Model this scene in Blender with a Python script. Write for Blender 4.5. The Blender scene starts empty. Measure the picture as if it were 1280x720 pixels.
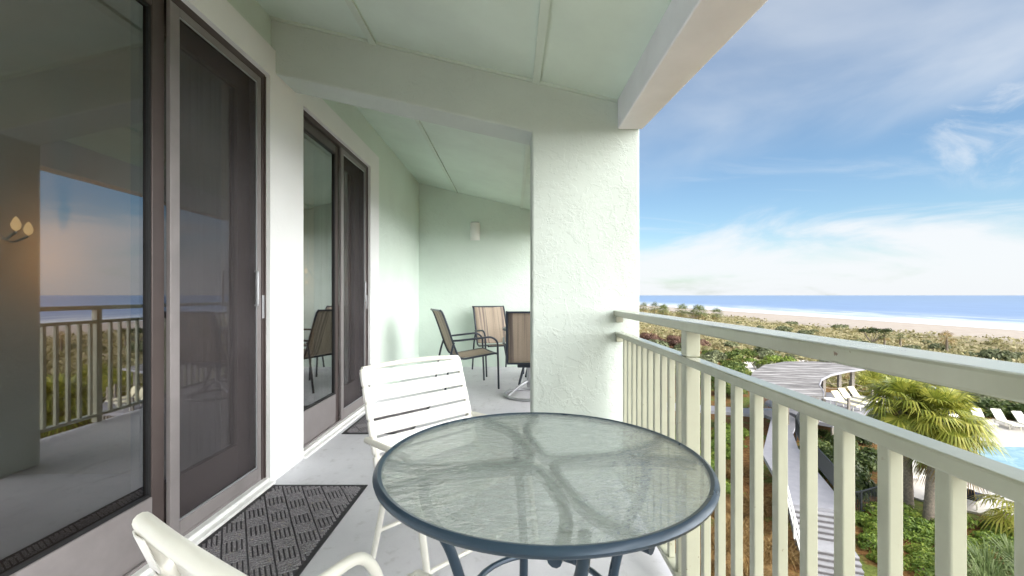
import bpy, math, random
from mathutils import Vector, Matrix
R = math.radians
sc = bpy.context.scene
col = sc.collection

# ------------------------------------------------------------------ camera
EYE = 1.16
F = 539.0
cam_data = bpy.data.cameras.new('camera')
cam = bpy.data.objects.new('camera', cam_data)
col.objects.link(cam)
cam.location = (0, 0, EYE)
cam.rotation_euler = (R(90), 0, 0)
cam_data.sensor_width = 36
cam_data.lens = F / 1280 * 36
cam_data.shift_y = 9 / 1280
cam_data.clip_start = 0.02
cam_data.clip_end = 60000
sc.camera = cam

# ------------------------------------------------------------------ light
SUN_EL, SUN_AZ = R(52), R(163)          # azimuth clockwise from +Y: almost behind the camera
world = bpy.data.worlds.new('World')
sc.world = world
world.use_nodes = True
nt = world.node_tree
nt.nodes.clear()
def wn(t, **k):
    n = nt.nodes.new(t)
    for a, b in k.items():
        setattr(n, a, b)
    return n
def wmath(op, a, b=None, c=None, clamp=False):
    n = wn('ShaderNodeMath', operation=op, use_clamp=clamp)
    for i, v in enumerate((a, b, c)):
        if v is None: continue
        if isinstance(v, (int, float)): n.inputs[i].default_value = v
        else: nt.links.new(v, n.inputs[i])
    return n.outputs[0]
def wramp(v, a, b):
    n = wn('ShaderNodeMapRange', interpolation_type='SMOOTHSTEP')
    nt.links.new(v, n.inputs[0])
    n.inputs[1].default_value = a; n.inputs[2].default_value = b
    return n.outputs[0]
wo = wn('ShaderNodeOutputWorld')
bg = wn('ShaderNodeBackground')
bg.inputs['Strength'].default_value = 0.076
sky = wn('ShaderNodeTexSky')
sky.sky_type = 'NISHITA'
sky.sun_disc = False
sky.sun_elevation = SUN_EL
sky.sun_rotation = SUN_AZ
sky.air_density = 1.0
sky.dust_density = 1.0
sky.ozone_density = 1.0
tc = wn('ShaderNodeTexCoord')
sep = wn('ShaderNodeSeparateXYZ')
nt.links.new(tc.outputs['Generated'], sep.inputs[0])
dx, dy, dz = sep.outputs
den = wmath('ADD', wmath('MAXIMUM', dz, 0.0), 0.16)
comb = wn('ShaderNodeCombineXYZ')
nt.links.new(wmath('DIVIDE', dx, den), comb.inputs[0])
nt.links.new(wmath('DIVIDE', dy, den), comb.inputs[1])
def wnoise(vec, scale, detail, rough, dist, loc=(0, 0, 0), rot=0, scl=(1, 1, 1)):
    m = wn('ShaderNodeMapping')
    m.inputs['Location'].default_value = loc
    m.inputs['Rotation'].default_value = (0, 0, rot)
    m.inputs['Scale'].default_value = scl
    nt.links.new(vec, m.inputs[0])
    n = wn('ShaderNodeTexNoise')
    n.inputs['Scale'].default_value = scale
    n.inputs['Detail'].default_value = detail
    n.inputs['Roughness'].default_value = rough
    n.inputs['Distortion'].default_value = dist
    nt.links.new(m.outputs[0], n.inputs['Vector'])
    return n.outputs['Fac']
c_wisp = wramp(wnoise(comb.outputs[0], 0.9, 9, 0.6, 1.2, (6.4, 0.4, 0), R(25), (0.55, 1.9, 1)), 0.50, 0.78)
low_n = wnoise(tc.outputs['Generated'], 3.0, 8, 0.58, 0.7, (0, 1.3, 0.2), 0, (1, 1, 4.0))
low = wmath('MULTIPLY', wramp(wmath('ADD', dz, wmath('MULTIPLY', wmath('SUBTRACT', low_n, 0.5), -0.45)), 0.165, 0.03), 0.94)
# added out-of-view cloud band, right and behind the camera, to light the balcony
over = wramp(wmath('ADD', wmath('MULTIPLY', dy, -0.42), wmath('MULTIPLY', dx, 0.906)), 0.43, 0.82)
# a thin veil whose lower edge climbs to the right, and one brighter wisp
vn = wnoise(tc.outputs['Generated'], 2.4, 6, 0.5, 0.3, (.3, 2.2, 1.0), R(20), (1, 1, 2.2))
vs = wmath('ADD', wmath('ADD', wmath('MULTIPLY', dx, -0.285), wmath('MULTIPLY', dy, -0.1435)), wmath('MULTIPLY', dz, 0.947))
veil = wmath('MULTIPLY', wramp(wmath('ADD', vs, wmath('MULTIPLY', wmath('SUBTRACT', vn, .5), .22)), -0.035, 0.09), wramp(vn, .05, .85))
veil = wmath('MULTIPLY', veil, 0.58)
wn2 = wnoise(tc.outputs['Generated'], 9.0, 8, 0.62, 1.4, (.9, .1, .4), 0, (1, 1, 1.8))
wd = wmath('ADD', wmath('ADD', wmath('MULTIPLY', dx, .727), wmath('MULTIPLY', dy, .643)), wmath('MULTIPLY', dz, .243))
wisp = wmath('MULTIPLY', wmath('MULTIPLY', wramp(wd, .9955, .9994), wramp(wn2, .36, .74)), .5)
cl = wmath('MAXIMUM', wmath('MAXIMUM', veil, wisp), wmath('MULTIPLY', c_wisp, 0.40))
cl = wmath('MAXIMUM', cl, low)
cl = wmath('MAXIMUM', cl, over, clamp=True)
ccol = wn('ShaderNodeMix', data_type='RGBA')
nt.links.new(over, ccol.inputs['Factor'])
CLOUD, FILL_CLOUD = 6.1, 64.0
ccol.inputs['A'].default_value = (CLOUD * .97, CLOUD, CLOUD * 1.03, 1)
ccol.inputs['B'].default_value = (FILL_CLOUD, FILL_CLOUD * .99, FILL_CLOUD * .97, 1)
mixc = wn('ShaderNodeMix', data_type='RGBA')
nt.links.new(cl, mixc.inputs['Factor'])
tint = wn('ShaderNodeMix', data_type='RGBA', blend_type='MULTIPLY')
tint.inputs['Factor'].default_value = 1
tint.inputs['B'].default_value = (.87, 1.01, 1.04, 1)
nt.links.new(sky.outputs[0], tint.inputs['A'])
nt.links.new(tint.outputs['Result'], mixc.inputs['A'])
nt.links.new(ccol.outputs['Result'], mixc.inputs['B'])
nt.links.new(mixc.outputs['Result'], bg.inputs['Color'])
nt.links.new(bg.outputs[0], wo.inputs[0])

sl = bpy.data.lights.new('sun', 'SUN')
sl.energy = 1.45
sl.angle = R(22)
sl.color = (1, .95, .87)
so = bpy.data.objects.new('sun', sl)
col.objects.link(so)
sdir = Vector((math.cos(SUN_EL) * math.sin(SUN_AZ), math.cos(SUN_EL) * math.cos(SUN_AZ), math.sin(SUN_EL)))
so.rotation_euler = sdir.to_track_quat('Z', 'Y').to_euler()
so.location = (0, -20, 40)

sc.view_settings.view_transform = 'Standard'
sc.view_settings.look = 'None'
sc.view_settings.gamma = 1
sc.view_settings.exposure = 1.07
sc.view_settings.use_curve_mapping = False
sc.cycles.use_denoising = True
sc.cycles.max_bounces = 10
sc.cycles.diffuse_bounces = 5
sc.cycles.glossy_bounces = 5
sc.cycles.transmission_bounces = 8
sc.cycles.transparent_max_bounces = 24
sc.cycles.sample_clamp_indirect = 6
sc.cycles.caustics_refractive = True
sc.cycles.caustics_reflective = False

# ------------------------------------------------------------------ helpers
class MB:
    """collects faces, then links them as one mesh object"""
    def __init__(s):
        s.v = []; s.f = []; s.m = []
    def add(s, vs, fs, mi=0):
        b = len(s.v)
        s.v += [tuple(p) for p in vs]
        s.f += [tuple(b + i for i in f) for f in fs]
        s.m += [mi] * len(fs)
        return s
    def box(s, x0, x1, y0, y1, z0, z1, mi=0):
        vs = [(x, y, z) for z in (z0, z1) for y in (y0, y1) for x in (x0, x1)]
        return s.add(vs, [(0, 2, 3, 1), (4, 5, 7, 6), (0, 1, 5, 4), (2, 6, 7, 3), (0, 4, 6, 2), (1, 3, 7, 5)], mi)
    def bar(s, p, q, w, h, mi=0, up=(0, 0, 1)):
        p = Vector(p); q = Vector(q); d = (q - p).normalized(); up = Vector(up)
        a = d.cross(up)
        a = a.normalized() if a.length > 1e-6 else Vector((1, 0, 0))
        b = a.cross(d)
        vs = [c + a * i * w / 2 + b * j * h / 2 for c in (p, q) for i, j in ((-1, -1), (1, -1), (1, 1), (-1, 1))]
        return s.add(vs, [(3, 2, 1, 0), (4, 5, 6, 7), (0, 1, 5, 4), (1, 2, 6, 5), (2, 3, 7, 6), (3, 0, 4, 7)], mi)
    def tube(s, pts, r, n=10, mi=0, closed=False, flat=None):
        pts = [Vector(p) for p in pts]
        k = len(pts)
        rr = r if isinstance(r, (list, tuple)) else [r] * k
        vs = []; prev = None
        for i, p in enumerate(pts):
            if closed: t = pts[(i + 1) % k] - pts[i - 1]
            else: t = pts[min(i + 1, k - 1)] - pts[max(i - 1, 0)]
            t = t.normalized()
            if prev is None:
                a = t.cross(Vector((0, 0, 1)))
                if a.length < 1e-3: a = t.cross(Vector((0, 1, 0)))
            else:
                a = prev - t * prev.dot(t)
            a = a.normalized(); prev = a; b = a.cross(t)
            fx, fy = flat if flat else (1, 1)
            for j in range(n):
                th = 2 * math.pi * j / n
                vs.append(p + (a * math.cos(th) * fx + b * math.sin(th) * fy) * rr[i])
        fs = []
        for i in range(k if closed else k - 1):
            for j in range(n):
                fs.append((i * n + j, i * n + (j + 1) % n, ((i + 1) % k) * n + (j + 1) % n, ((i + 1) % k) * n + j))
        if not closed:
            fs += [tuple(reversed(range(n))), tuple((k - 1) * n + j for j in range(n))]
        return s.add(vs, fs, mi)
    def lathe(s, prof, n=32, c=(0, 0, 0), mi=0, a0=0, a1=2 * math.pi):
        full = abs(a1 - a0 - 2 * math.pi) < 1e-6
        m = n if full else n + 1
        vs = []
        for i in range(m):
            th = a0 + (a1 - a0) * i / n
            vs += [(c[0] + r * math.cos(th), c[1] + r * math.sin(th), c[2] + z) for r, z in prof]
        k = len(prof); fs = []
        for i in range(n):
            j = (i + 1) % m
            for q in range(k - 1):
                fs.append((i * k + q, j * k + q, j * k + q + 1, i * k + q + 1))
        return s.add(vs, fs, mi)
    def prism(s, poly, z0, z1, mi=0):
        n = len(poly)
        g0 = z0 if callable(z0) else (lambda x, y: z0)
        g1 = z1 if callable(z1) else (lambda x, y: z1)
        area = sum(poly[i][0] * poly[(i + 1) % n][1] - poly[(i + 1) % n][0] * poly[i][1] for i in range(n))
        if area < 0: poly = poly[::-1]
        vs = [(x, y, g0(x, y)) for x, y in poly] + [(x, y, g1(x, y)) for x, y in poly]
        fs = [tuple(reversed(range(n))), tuple(range(n, 2 * n))]
        fs += [(i, (i + 1) % n, n + (i + 1) % n, n + i) for i in range(n)]
        return s.add(vs, fs, mi)
    def prism_xz(s, poly, y0, y1, mi=0):
        n = len(poly)
        area = sum(poly[i][0] * poly[(i + 1) % n][1] - poly[(i + 1) % n][0] * poly[i][1] for i in range(n))
        if area < 0: poly = poly[::-1]
        vs = [(x, y0, z) for x, z in poly] + [(x, y1, z) for x, z in poly]
        fs = [tuple(range(n)), tuple(reversed(range(n, 2 * n)))]
        fs += [((i + 1) % n, i, n + i, n + (i + 1) % n) for i in range(n)]
        return s.add(vs, fs, mi)
    def build(s, name, mats, parent=None, smooth=False, bevel=0, loc=None):
        me = bpy.data.meshes.new(name)
        me.from_pydata(s.v, [], s.f)
        for m in (mats if isinstance(mats, (list, tuple)) else [mats]):
            me.materials.append(m)
        if len(me.materials) > 1:
            me.polygons.foreach_set('material_index', s.m)
        me.update()
        if smooth:
            me.shade_smooth()
            try: me.set_sharp_from_angle(angle=R(40))
            except Exception: pass
        o = bpy.data.objects.new(name, me)
        col.objects.link(o)
        if parent: o.parent = parent
        if loc: o.location = loc
        if bevel:
            b = o.modifiers.new('bevel', 'BEVEL'); b.width = bevel; b.segments = 2; b.limit_method = 'ANGLE'
        return o

def tag(o, label=None, cat=None, group=None, kind=None):
    if label: o['label'] = label
    if cat: o['category'] = cat
    if group: o['group'] = group
    if kind: o['kind'] = kind
    return o
def empty(name, loc=(0, 0, 0), rz=0):
    o = bpy.data.objects.new(name, None)
    o.empty_display_size = 0.2
    o.location = loc; o.rotation_euler = (0, 0, rz)
    col.objects.link(o)
    return o
KIDS = {}
def copy_tree(o, parent=None):
    c = o.copy()
    col.objects.link(c)
    if parent: c.parent = parent
    for ch in [k for k in bpy.data.objects if k.parent == o]:
        copy_tree(ch, c)
    return c
def place(o, loc, rz=0, s=1.0):
    o.location = loc; o.rotation_euler = (0, 0, rz)
    o.scale = s if isinstance(s, (tuple, list)) else (s, s, s)
    return o
def arc(c, r, a0, a1, n, z=0):
    return [(c[0] + r * math.cos(a0 + (a1 - a0) * i / n), c[1] + r * math.sin(a0 + (a1 - a0) * i / n), z) for i in range(n + 1)]
def smooth_path(pts, n=6):
    """Catmull-Rom through the points"""
    P = [Vector(p) for p in pts]
    P = [P[0] * 2 - P[1]] + P + [P[-1] * 2 - P[-2]]
    out = []
    for i in range(1, len(P) - 2):
        for k in range(n):
            t = k / n
            a, b, c, d = P[i - 1], P[i], P[i + 1], P[i + 2]
            out.append(0.5 * ((2 * b) + (c - a) * t + (2 * a - 5 * b + 4 * c - d) * t * t + (3 * b - a - 3 * c + d) * t ** 3))
    out.append(P[-2])
    return out
def round_path(pts, rad, n=5):
    """polyline with rounded corners"""
    P = [Vector(p) for p in pts]
    out = [P[0]]
    for i in range(1, len(P) - 1):
        a = (P[i - 1] - P[i]); b = (P[i + 1] - P[i])
        r = min(rad, a.length * .48, b.length * .48)
        s0 = P[i] + a.normalized() * r; s1 = P[i] + b.normalized() * r
        for k in range(n + 1):
            t = k / n
            out.append(s0 * (1 - t) ** 2 + P[i] * 2 * t * (1 - t) + s1 * t * t)
    out.append(P[-1])
    return out

# ------------------------------------------------------------------ materials
class N:
    def __init__(s, name):
        s.mat = bpy.data.materials.new(name); s.mat.use_nodes = True
        s.t = s.mat.node_tree; s.t.nodes.clear()
        s.out = s.new('ShaderNodeOutputMaterial')
    def new(s, typ, **k):
        n = s.t.nodes.new(typ)
        for a, b in k.items(): setattr(n, a, b)
        return n
    def link(s, a, b): s.t.links.new(a, b)
    def val(s, sock, v):
        if isinstance(v, bpy.types.NodeSocket): s.link(v, sock)
        elif isinstance(v, (tuple, list)): sock.default_value = (*v, 1) if len(v) == 3 and sock.type == 'RGBA' else v
        else: sock.default_value = v
    def coords(s, kind='Object', scale=(1, 1, 1), rot=(0, 0, 0), loc=(0, 0, 0)):
        if kind == 'Position': o = s.new('ShaderNodeNewGeometry').outputs['Position']
        else: o = s.new('ShaderNodeTexCoord').outputs[kind]
        m = s.new('ShaderNodeMapping')
        m.inputs['Scale'].default_value = scale; m.inputs['Rotation'].default_value = rot; m.inputs['Location'].default_value = loc
        s.link(o, m.inputs[0]); return m.outputs[0]
    def noise(s, vec, scale, detail=4, rough=.5, dist=0, out='Fac'):
        n = s.new('ShaderNodeTexNoise')
        n.inputs['Scale'].default_value = scale; n.inputs['Detail'].default_value = detail
        n.inputs['Roughness'].default_value = rough; n.inputs['Distortion'].default_value = dist
        s.link(vec, n.inputs['Vector']); return n.outputs[out]
    def math(s, op, a, b=0, c=0, clamp=False):
        n = s.new('ShaderNodeMath', operation=op, use_clamp=clamp)
        s.val(n.inputs[0], a); s.val(n.inputs[1], b); s.val(n.inputs[2], c); return n.outputs[0]
    def ramp(s, v, a, b, c=0.0, d=1.0, smooth=True):
        n = s.new('ShaderNodeMapRange', interpolation_type='SMOOTHSTEP' if smooth else 'LINEAR')
        s.link(v, n.inputs[0])
        for i, q in enumerate((a, b, c, d)): s.val(n.inputs[i + 1], q)
        return n.outputs[0]
    def mix(s, f, a, b):
        n = s.new('ShaderNodeMix', data_type='RGBA')
        s.val(n.inputs['Factor'], f); s.val(n.inputs['A'], a); s.val(n.inputs['B'], b); return n.outputs['Result']
    def cramp(s, v, stops):
        n = s.new('ShaderNodeValToRGB'); e = n.color_ramp.elements
        while len(e) < len(stops): e.new(.5)
        for i, (p, c) in enumerate(stops): e[i].position = p; e[i].color = (*c, 1)
        s.link(v, n.inputs[0]); return n.outputs[0]
    def bump(s, h, strength=.3, dist=.01, normal=None):
        n = s.new('ShaderNodeBump'); n.inputs['Strength'].default_value = strength; n.inputs['Distance'].default_value = dist
        s.link(h, n.inputs['Height'])
        if normal: s.link(normal, n.inputs['Normal'])
        return n.outputs[0]
    def bsdf(s, color, rough=.6, normal=None, metal=0, spec=.4, **kw):
        b = s.new('ShaderNodeBsdfPrincipled')
        s.val(b.inputs['Base Color'], color); s.val(b.inputs['Roughness'], rough)
        s.val(b.inputs['Metallic'], metal); s.val(b.inputs['Specular IOR Level'], spec)
        for k, v in kw.items(): s.val(b.inputs[k.replace('_', ' ')], v)
        if normal: s.link(normal, b.inputs['Normal'])
        return b.outputs[0]
    def done(s, shader): s.link(shader, s.out.inputs[0]); return s.mat

def paint(name, c, rough=.45, var=.06, nscale=6, bump=.05, bscale=60, metal=0, spec=.4, kind='Object'):
    n = N(name); v = n.coords(kind)
    a = n.noise(v, nscale, 5, .6)
    k = n.ramp(a, .3, .7, 1 - var, 1 + var)
    cm = n.new('ShaderNodeVectorMath', operation='SCALE')
    cm.inputs[0].default_value = c; n.link(k, cm.inputs['Scale'])
    h = n.noise(v, bscale, 3, .5)
    r = n.ramp(a, .2, .8, rough * .85, min(1, rough * 1.15))
    return n.done(n.bsdf(cm.outputs[0], r, n.bump(h, bump, .004), metal, spec))

def chipped(name, c, rough, spots, chip):
    n = N(name); v = n.coords('Position')
    a = n.noise(v, 5, 5, .65); st = n.noise(n.coords('Position', (1, 1, .12)), 28, 4, .6)
    cc = n.mix(n.ramp(a, .3, .7), c, tuple(q * .90 for q in c))
    cc = n.mix(n.ramp(st, .45, .85, 0, .28), cc, tuple(q * .75 for q in c))
    sp = n.math('MULTIPLY', n.ramp(n.noise(v, 46, 5, .7), spots, spots + .03), n.ramp(n.noise(v, 3.1, 3, .6), .50, .66))
    cc = n.mix(sp, cc, chip)
    h = n.math('SUBTRACT', n.math('MULTIPLY', n.noise(v, 120, 3, .6), .5), n.math('MULTIPLY', sp, .5))
    return n.done(n.bsdf(cc, n.ramp(a, .2, .8, rough * .8, rough * 1.3), n.bump(h, .12, .002), 0, .7))
def stucco(name, c, amt=.55, sc_=1.0):
    n = N(name); v = n.coords('Position')
    fine = n.noise(v, 90 * sc_, 4, .6)
    ridge = n.noise(v, 8.5 * sc_, 7, .62, .35)
    rd = n.math('SUBTRACT', 1.0, n.ramp(n.math('ABSOLUTE', n.math('SUBTRACT', ridge, .5)), 0, .055))
    mask = n.ramp(n.noise(v, 3.2 * sc_, 4, .6), .40, .64)
    rd = n.math('MULTIPLY', rd, mask)
    plat = n.ramp(n.noise(v, 11 * sc_, 6, .6, .3), .49, .55)
    mid = n.noise(v, 26 * sc_, 4, .6)
    h = n.math('ADD', n.math('MULTIPLY', rd, .6), n.math('ADD', n.math('MULTIPLY', fine, .22), n.math('ADD', n.math('MULTIPLY', plat, .42), n.math('MULTIPLY', mid, .30))))
    d = n.noise(v, 1.6, 4, .55)
    cc = n.mix(n.ramp(d, .3, .75), c, tuple(q * .93 for q in c))
    return n.done(n.bsdf(cc, .85, n.bump(h, amt, .0062), 0, .25))

M = {}
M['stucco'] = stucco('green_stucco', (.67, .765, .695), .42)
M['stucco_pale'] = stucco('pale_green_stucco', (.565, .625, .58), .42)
M['ceiling'] = paint('green_ceiling_paint', (.61, .71, .635), .7, .05, 2, .08, 40, kind='Position')
M['batten'] = paint('ceiling_batten_paint', (.58, .66, .58), .7, .04, 4, .06, 50)
M['trim'] = stucco('white_stucco_trim', (.84, .85, .85), .16, 1.5)
M['fascia'] = paint('fascia_paint', (.76, .77, .82), .7, .05, 3, .15, 55)
M['white'] = paint('white_paint', (.80, .80, .79), .4, .04, 8, .05)
M['rail'] = chipped('rail_paint', (.41, .42, .33), .17, .64, (.17, .12, .08))
def floor_mat():
    n = N('painted_concrete'); v = n.coords('Position')
    f = n.noise(v, 320, 3, .7); big = n.noise(v, 1.7, 5, .6, .4); mid = n.noise(v, 14, 5, .6)
    c = n.mix(n.ramp(big, .3, .75), (.68, .68, .715), (.60, .60, .64))
    c = n.mix(n.ramp(f, .58, .72), c, (.36, .36, .40))
    c = n.mix(n.ramp(mid, .55, .75, 0, .5), c, (.40, .39, .40))
    c = n.mix(n.ramp(n.noise(n.coords('Position', (1, .4, 1)), 3.4, 6, .7, 1.0), .56, .70, 0, .45), c, (.38, .37, .37))
    h = n.math('ADD', f, n.math('MULTIPLY', mid, .5))
    return n.done(n.bsdf(c, n.ramp(big, .3, .7, .5, .75), n.bump(h, .25, .003), 0, .35))
M['floor'] = floor_mat()
M['bronze'] = paint('bronze_frame', (.075, .058, .055), .38, .1, 5, .05, metal=.15)
M['bronze_light'] = paint('weathered_bronze', (.22, .20, .20), .45, .10, 4, .06, metal=.1)
M['black'] = paint('black_gasket', (.012, .012, .013), .5, .1)
M['navy'] = paint('navy_metal', (.030, .055, .085), .30, .08, 9, .05, 90, metal=.2, spec=.5)
M['dark_frame'] = paint('dark_blue_frame', (.022, .030, .045), .35, .08, 9, .05, 90, metal=.2, spec=.5)
M['grey_metal'] = paint('grey_metal', (.42, .43, .45), .35, .08, 9, .05, metal=.6)
M['chair_white'] = paint('chair_white', (.70, .69, .63), .32, .03, 9, .03, 90, spec=.5)
M['strap'] = paint('vinyl_strap', (.72, .71, .68), .36, .03, 9, .05, 200, spec=.5)
M['lamp_white'] = paint('sconce_white', (.82, .82, .80), .4, .03)

def window_glass():
    n = N('tinted_window_glass')
    tr = n.new('ShaderNodeBsdfTransparent'); tr.inputs[0].default_value = (.60, .56, .50, 1)
    gl = n.new('ShaderNodeBsdfGlossy'); gl.inputs['Roughness'].default_value = .004; gl.inputs[0].default_value = (.93, .95, 1, 1)
    lw = n.new('ShaderNodeLayerWeight'); lw.inputs['Blend'].default_value = .5
    f = n.math('ADD', n.math('MULTIPLY', n.math('POWER', lw.outputs['Facing'], 4.0), .7), .23, clamp=True)
    m = n.new('ShaderNodeMixShader'); n.link(f, m.inputs[0]); n.link(tr.outputs[0], m.inputs[1]); n.link(gl.outputs[0], m.inputs[2])
    return n.done(m.outputs[0])
M['glass'] = window_glass()
def screen_mat():
    n = N('insect_screen'); v = n.coords('Object', (1, 1, 1))
    tr = n.new('ShaderNodeBsdfTransparent')
    w = n.noise(v, 3, 4, .6)
    df = n.bsdf(n.mix(n.ramp(w, .3, .7), (.060, .052, .056), (.09, .08, .085)), .7)
    m = n.new('ShaderNodeMixShader'); m.inputs[0].default_value = .30
    n.link(tr.outputs[0], m.inputs[1]); n.link(df, m.inputs[2])
    return n.done(m.outputs[0])
M['screen'] = screen_mat()
def table_glass():
    n = N('hammered_glass'); v = n.coords('Object', (1, 2.2, 1), (0, 0, R(12)))
    a = n.noise(v, 27, 2, .5, 1.2)
    b = n.noise(v, 11, 2, .5, .5)
    h = n.math('ADD', n.math('MULTIPLY', a, 1.0), n.math('MULTIPLY', b, .8))
    nm = n.bump(h, .6, .012)
    gl = n.new('ShaderNodeBsdfGlass'); gl.inputs['Roughness'].default_value = .06; gl.inputs['IOR'].default_value = 1.30
    gl.inputs[0].default_value = (.95, .98, .97, 1)
    n.link(nm, gl.inputs['Normal'])
    tr = n.new('ShaderNodeBsdfTransparent'); tr.inputs[0].default_value = (.93, .97, .96, 1)
    gs = n.new('ShaderNodeBsdfGlossy'); gs.inputs['Roughness'].default_value = .13; n.link(nm, gs.inputs['Normal'])
    m = n.new('ShaderNodeMixShader'); m.inputs[0].default_value = .55
    n.link(gl.outputs[0], m.inputs[1]); n.link(tr.outputs[0], m.inputs[2])
    m2 = n.new('ShaderNodeMixShader'); m2.inputs[0].default_value = .26
    n.link(m.outputs[0], m2.inputs[1]); n.link(gs.outputs[0], m2.inputs[2])
    df = n.new('ShaderNodeBsdfTranslucent'); df.inputs[0].default_value = (.86, .90, .88, 1)
    d2 = n.new('ShaderNodeBsdfDiffuse'); d2.inputs[0].default_value = (.86, .90, .88, 1)
    m3 = n.new('ShaderNodeMixShader'); m3.inputs[0].default_value = .6; n.link(df.outputs[0], m3.inputs[1]); n.link(d2.outputs[0], m3.inputs[2])
    m4 = n.new('ShaderNodeMixShader'); m4.inputs[0].default_value = .10; n.link(m2.outputs[0], m4.inputs[1]); n.link(m3.outputs[0], m4.inputs[2])
    return n.done(m4.outputs[0])
M['table_glass'] = table_glass()
def mat_mat():
    n = N('mat_fibre'); v = n.coords('Object')
    a = n.noise(v, 260, 3, .7); b = n.noise(v, 60, 3, .6)
    c = n.mix(n.ramp(a, .35, .68), (.10, .097, .11), (.40, .38, .40))
    c = n.mix(n.ramp(b, .6, .72, 0, .6), c, (.40, .34, .25))
    return n.done(n.bsdf(c, .95, n.bump(a, .8, .004), 0, .1))
M['mat'] = mat_mat()
M['mat_base'] = paint('mat_backing', (.085, .082, .092), .9, .2, 60, .5, 220, spec=.1)
M['mat_edge'] = paint('rubber_edge', (.022, .022, .026), .6, .1, 20, .1)
def sling_mat():
    n = N('striped_sling'); v = n.coords('Object')
    w = n.new('ShaderNodeSeparateXYZ'); n.link(v, w.inputs[0])
    s1 = n.noise(n.coords('Object', (1, .02, .02)), 12, 3, .6)
    fine = n.noise(v, 420, 2, .6)
    c = n.cramp(s1, [(.32, (.10, .085, .08)), (.42, (.38, .31, .24)), (.52, (.43, .355, .275)), (.60, (.15, .125, .115)), (.68, (.41, .335, .265))])
    c = n.mix(n.ramp(fine, .35, .7, 0, .45), c, (.13, .11, .10))
    return n.done(n.bsdf(c, .8, n.bump(fine, .4, .002), 0, .2))
M['sling'] = sling_mat()
M['inner_wall'] = paint('interior_wall_paint', (.42, .31, .16), .8, .05, 2)
M['inner_floor'] = paint('interior_carpet', (.16, .13, .11), .95, .1, 20, .3)
M['inner_ceil'] = paint('interior_ceiling_paint', (.30, .24, .16), .9, .05, 2)
M['curtain'] = paint('curtain_cloth', (.16, .135, .13), .9, .06, 4, .2, 150)

def leaf_mat(name, stops, trans=.25, rough=.55):
    n = N(name)
    g = n.new('ShaderNodeNewGeometry'); oi = n.new('ShaderNodeObjectInfo')
    v = n.coords('Object'); cl_ = n.noise(v, 1.4, 3, .6)
    k = n.math('ADD', n.math('MULTIPLY', g.outputs['Random Per Island'], .50), n.math('ADD', n.math('MULTIPLY', oi.outputs['Random'], .28), n.math('MULTIPLY', n.ramp(cl_, .3, .7), .22)))
    c = n.cramp(k, stops)
    p = n.bsdf(c, rough, None, 0, .3)
    t = n.new('ShaderNodeBsdfTranslucent'); n.link(c, t.inputs[0])
    m = n.new('ShaderNodeMixShader'); m.inputs[0].default_value = trans
    n.link(p, m.inputs[1]); n.link(t.outputs[0], m.inputs[2])
    return n.done(m.outputs[0])
M['leaf_green'] = leaf_mat('leaf_green', [(.1, (.035, .065, .015)), (.4, (.085, .13, .025)), (.65, (.17, .21, .045)), (.9, (.28, .28, .07))])
M['leaf_bright'] = leaf_mat('leaf_bright', [(.1, (.06, .11, .02)), (.5, (.16, .24, .035)), (.9, (.33, .38, .07))])
M['leaf_dark'] = leaf_mat('leaf_dark', [(.1, (.020, .032, .010)), (.5, (.055, .085, .018)), (.9, (.13, .16, .04))])
M['leaf_grey'] = leaf_mat('leaf_grey', [(.1, (.07, .085, .04)), (.5, (.18, .20, .10)), (.9, (.32, .33, .18))])
M['leaf_red'] = leaf_mat('leaf_red', [(.1, (.06, .035, .025)), (.5, (.17, .09, .065)), (.9, (.30, .20, .13))])
M['frond'] = leaf_mat('palm_frond', [(.1, (.08, .11, .018)), (.4, (.22, .25, .035)), (.65, (.40, .39, .07)), (.9, (.58, .53, .14))], .3, .45)
M['frond_dead'] = leaf_mat('palm_frond_dry', [(.1, (.12, .08, .03)), (.5, (.28, .19, .07)), (.9, (.42, .30, .12))], .2, .7)
M['frond_far'] = leaf_mat('palm_frond_far', [(.1, (.05, .07, .025)), (.5, (.13, .16, .05)), (.9, (.26, .28, .10))], .25, .5)
M['grass_long'] = leaf_mat('long_grass', [(.1, (.07, .11, .03)), (.5, (.19, .25, .09)), (.9, (.42, .46, .24))], .3, .5)
M['grass_dry'] = leaf_mat('dry_grass', [(.1, (.08, .045, .012)), (.5, (.20, .115, .035)), (.9, (.40, .29, .13))], .25, .7)
M['scrub'] = leaf_mat('dune_scrub', [(.1, (.12, .12, .045)), (.35, (.24, .225, .095)), (.6, (.34, .30, .155)), (.9, (.46, .40, .25))], .2, .7)
M['bark'] = paint('palm_bark', (.24, .20, .16), .9, .3, 12, .8, 30)
M['wood_grey'] = paint('weathered_wood', (.27, .24, .205), .85, .2, 10, .4, 40)
def roof_mat():
    n = N('grey_roof_boards'); v = n.coords('Object')
    sx = n.new('ShaderNodeSeparateXYZ'); n.link(v, sx.inputs[0])
    ln = n.noise(n.coords('Object', (.16, 1.5, 1), (0, 0, R(-10))), 2.0, 5, .75)
    wv = n.new('ShaderNodeTexWave', wave_type='BANDS', bands_direction='Y')
    wv.inputs['Scale'].default_value = .42; wv.inputs['Distortion'].default_value = .5
    wv.inputs['Detail'].default_value = 3
    n.link(n.coords('Object', (1, 1, 1), (0, 0, R(-10))), wv.inputs['Vector'])
    c = n.cramp(ln, [(.34, (.07, .065, .065)), (.47, (.20, .19, .185)), (.64, (.38, .365, .36))])
    c = n.mix(n.ramp(wv.outputs['Fac'], .0, .22, .65, 0), c, (.12, .11, .11))
    return n.done(n.bsdf(c, .85, n.bump(n.math('ADD', wv.outputs['Fac'], ln), .6, .04), 0, .2))
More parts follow.
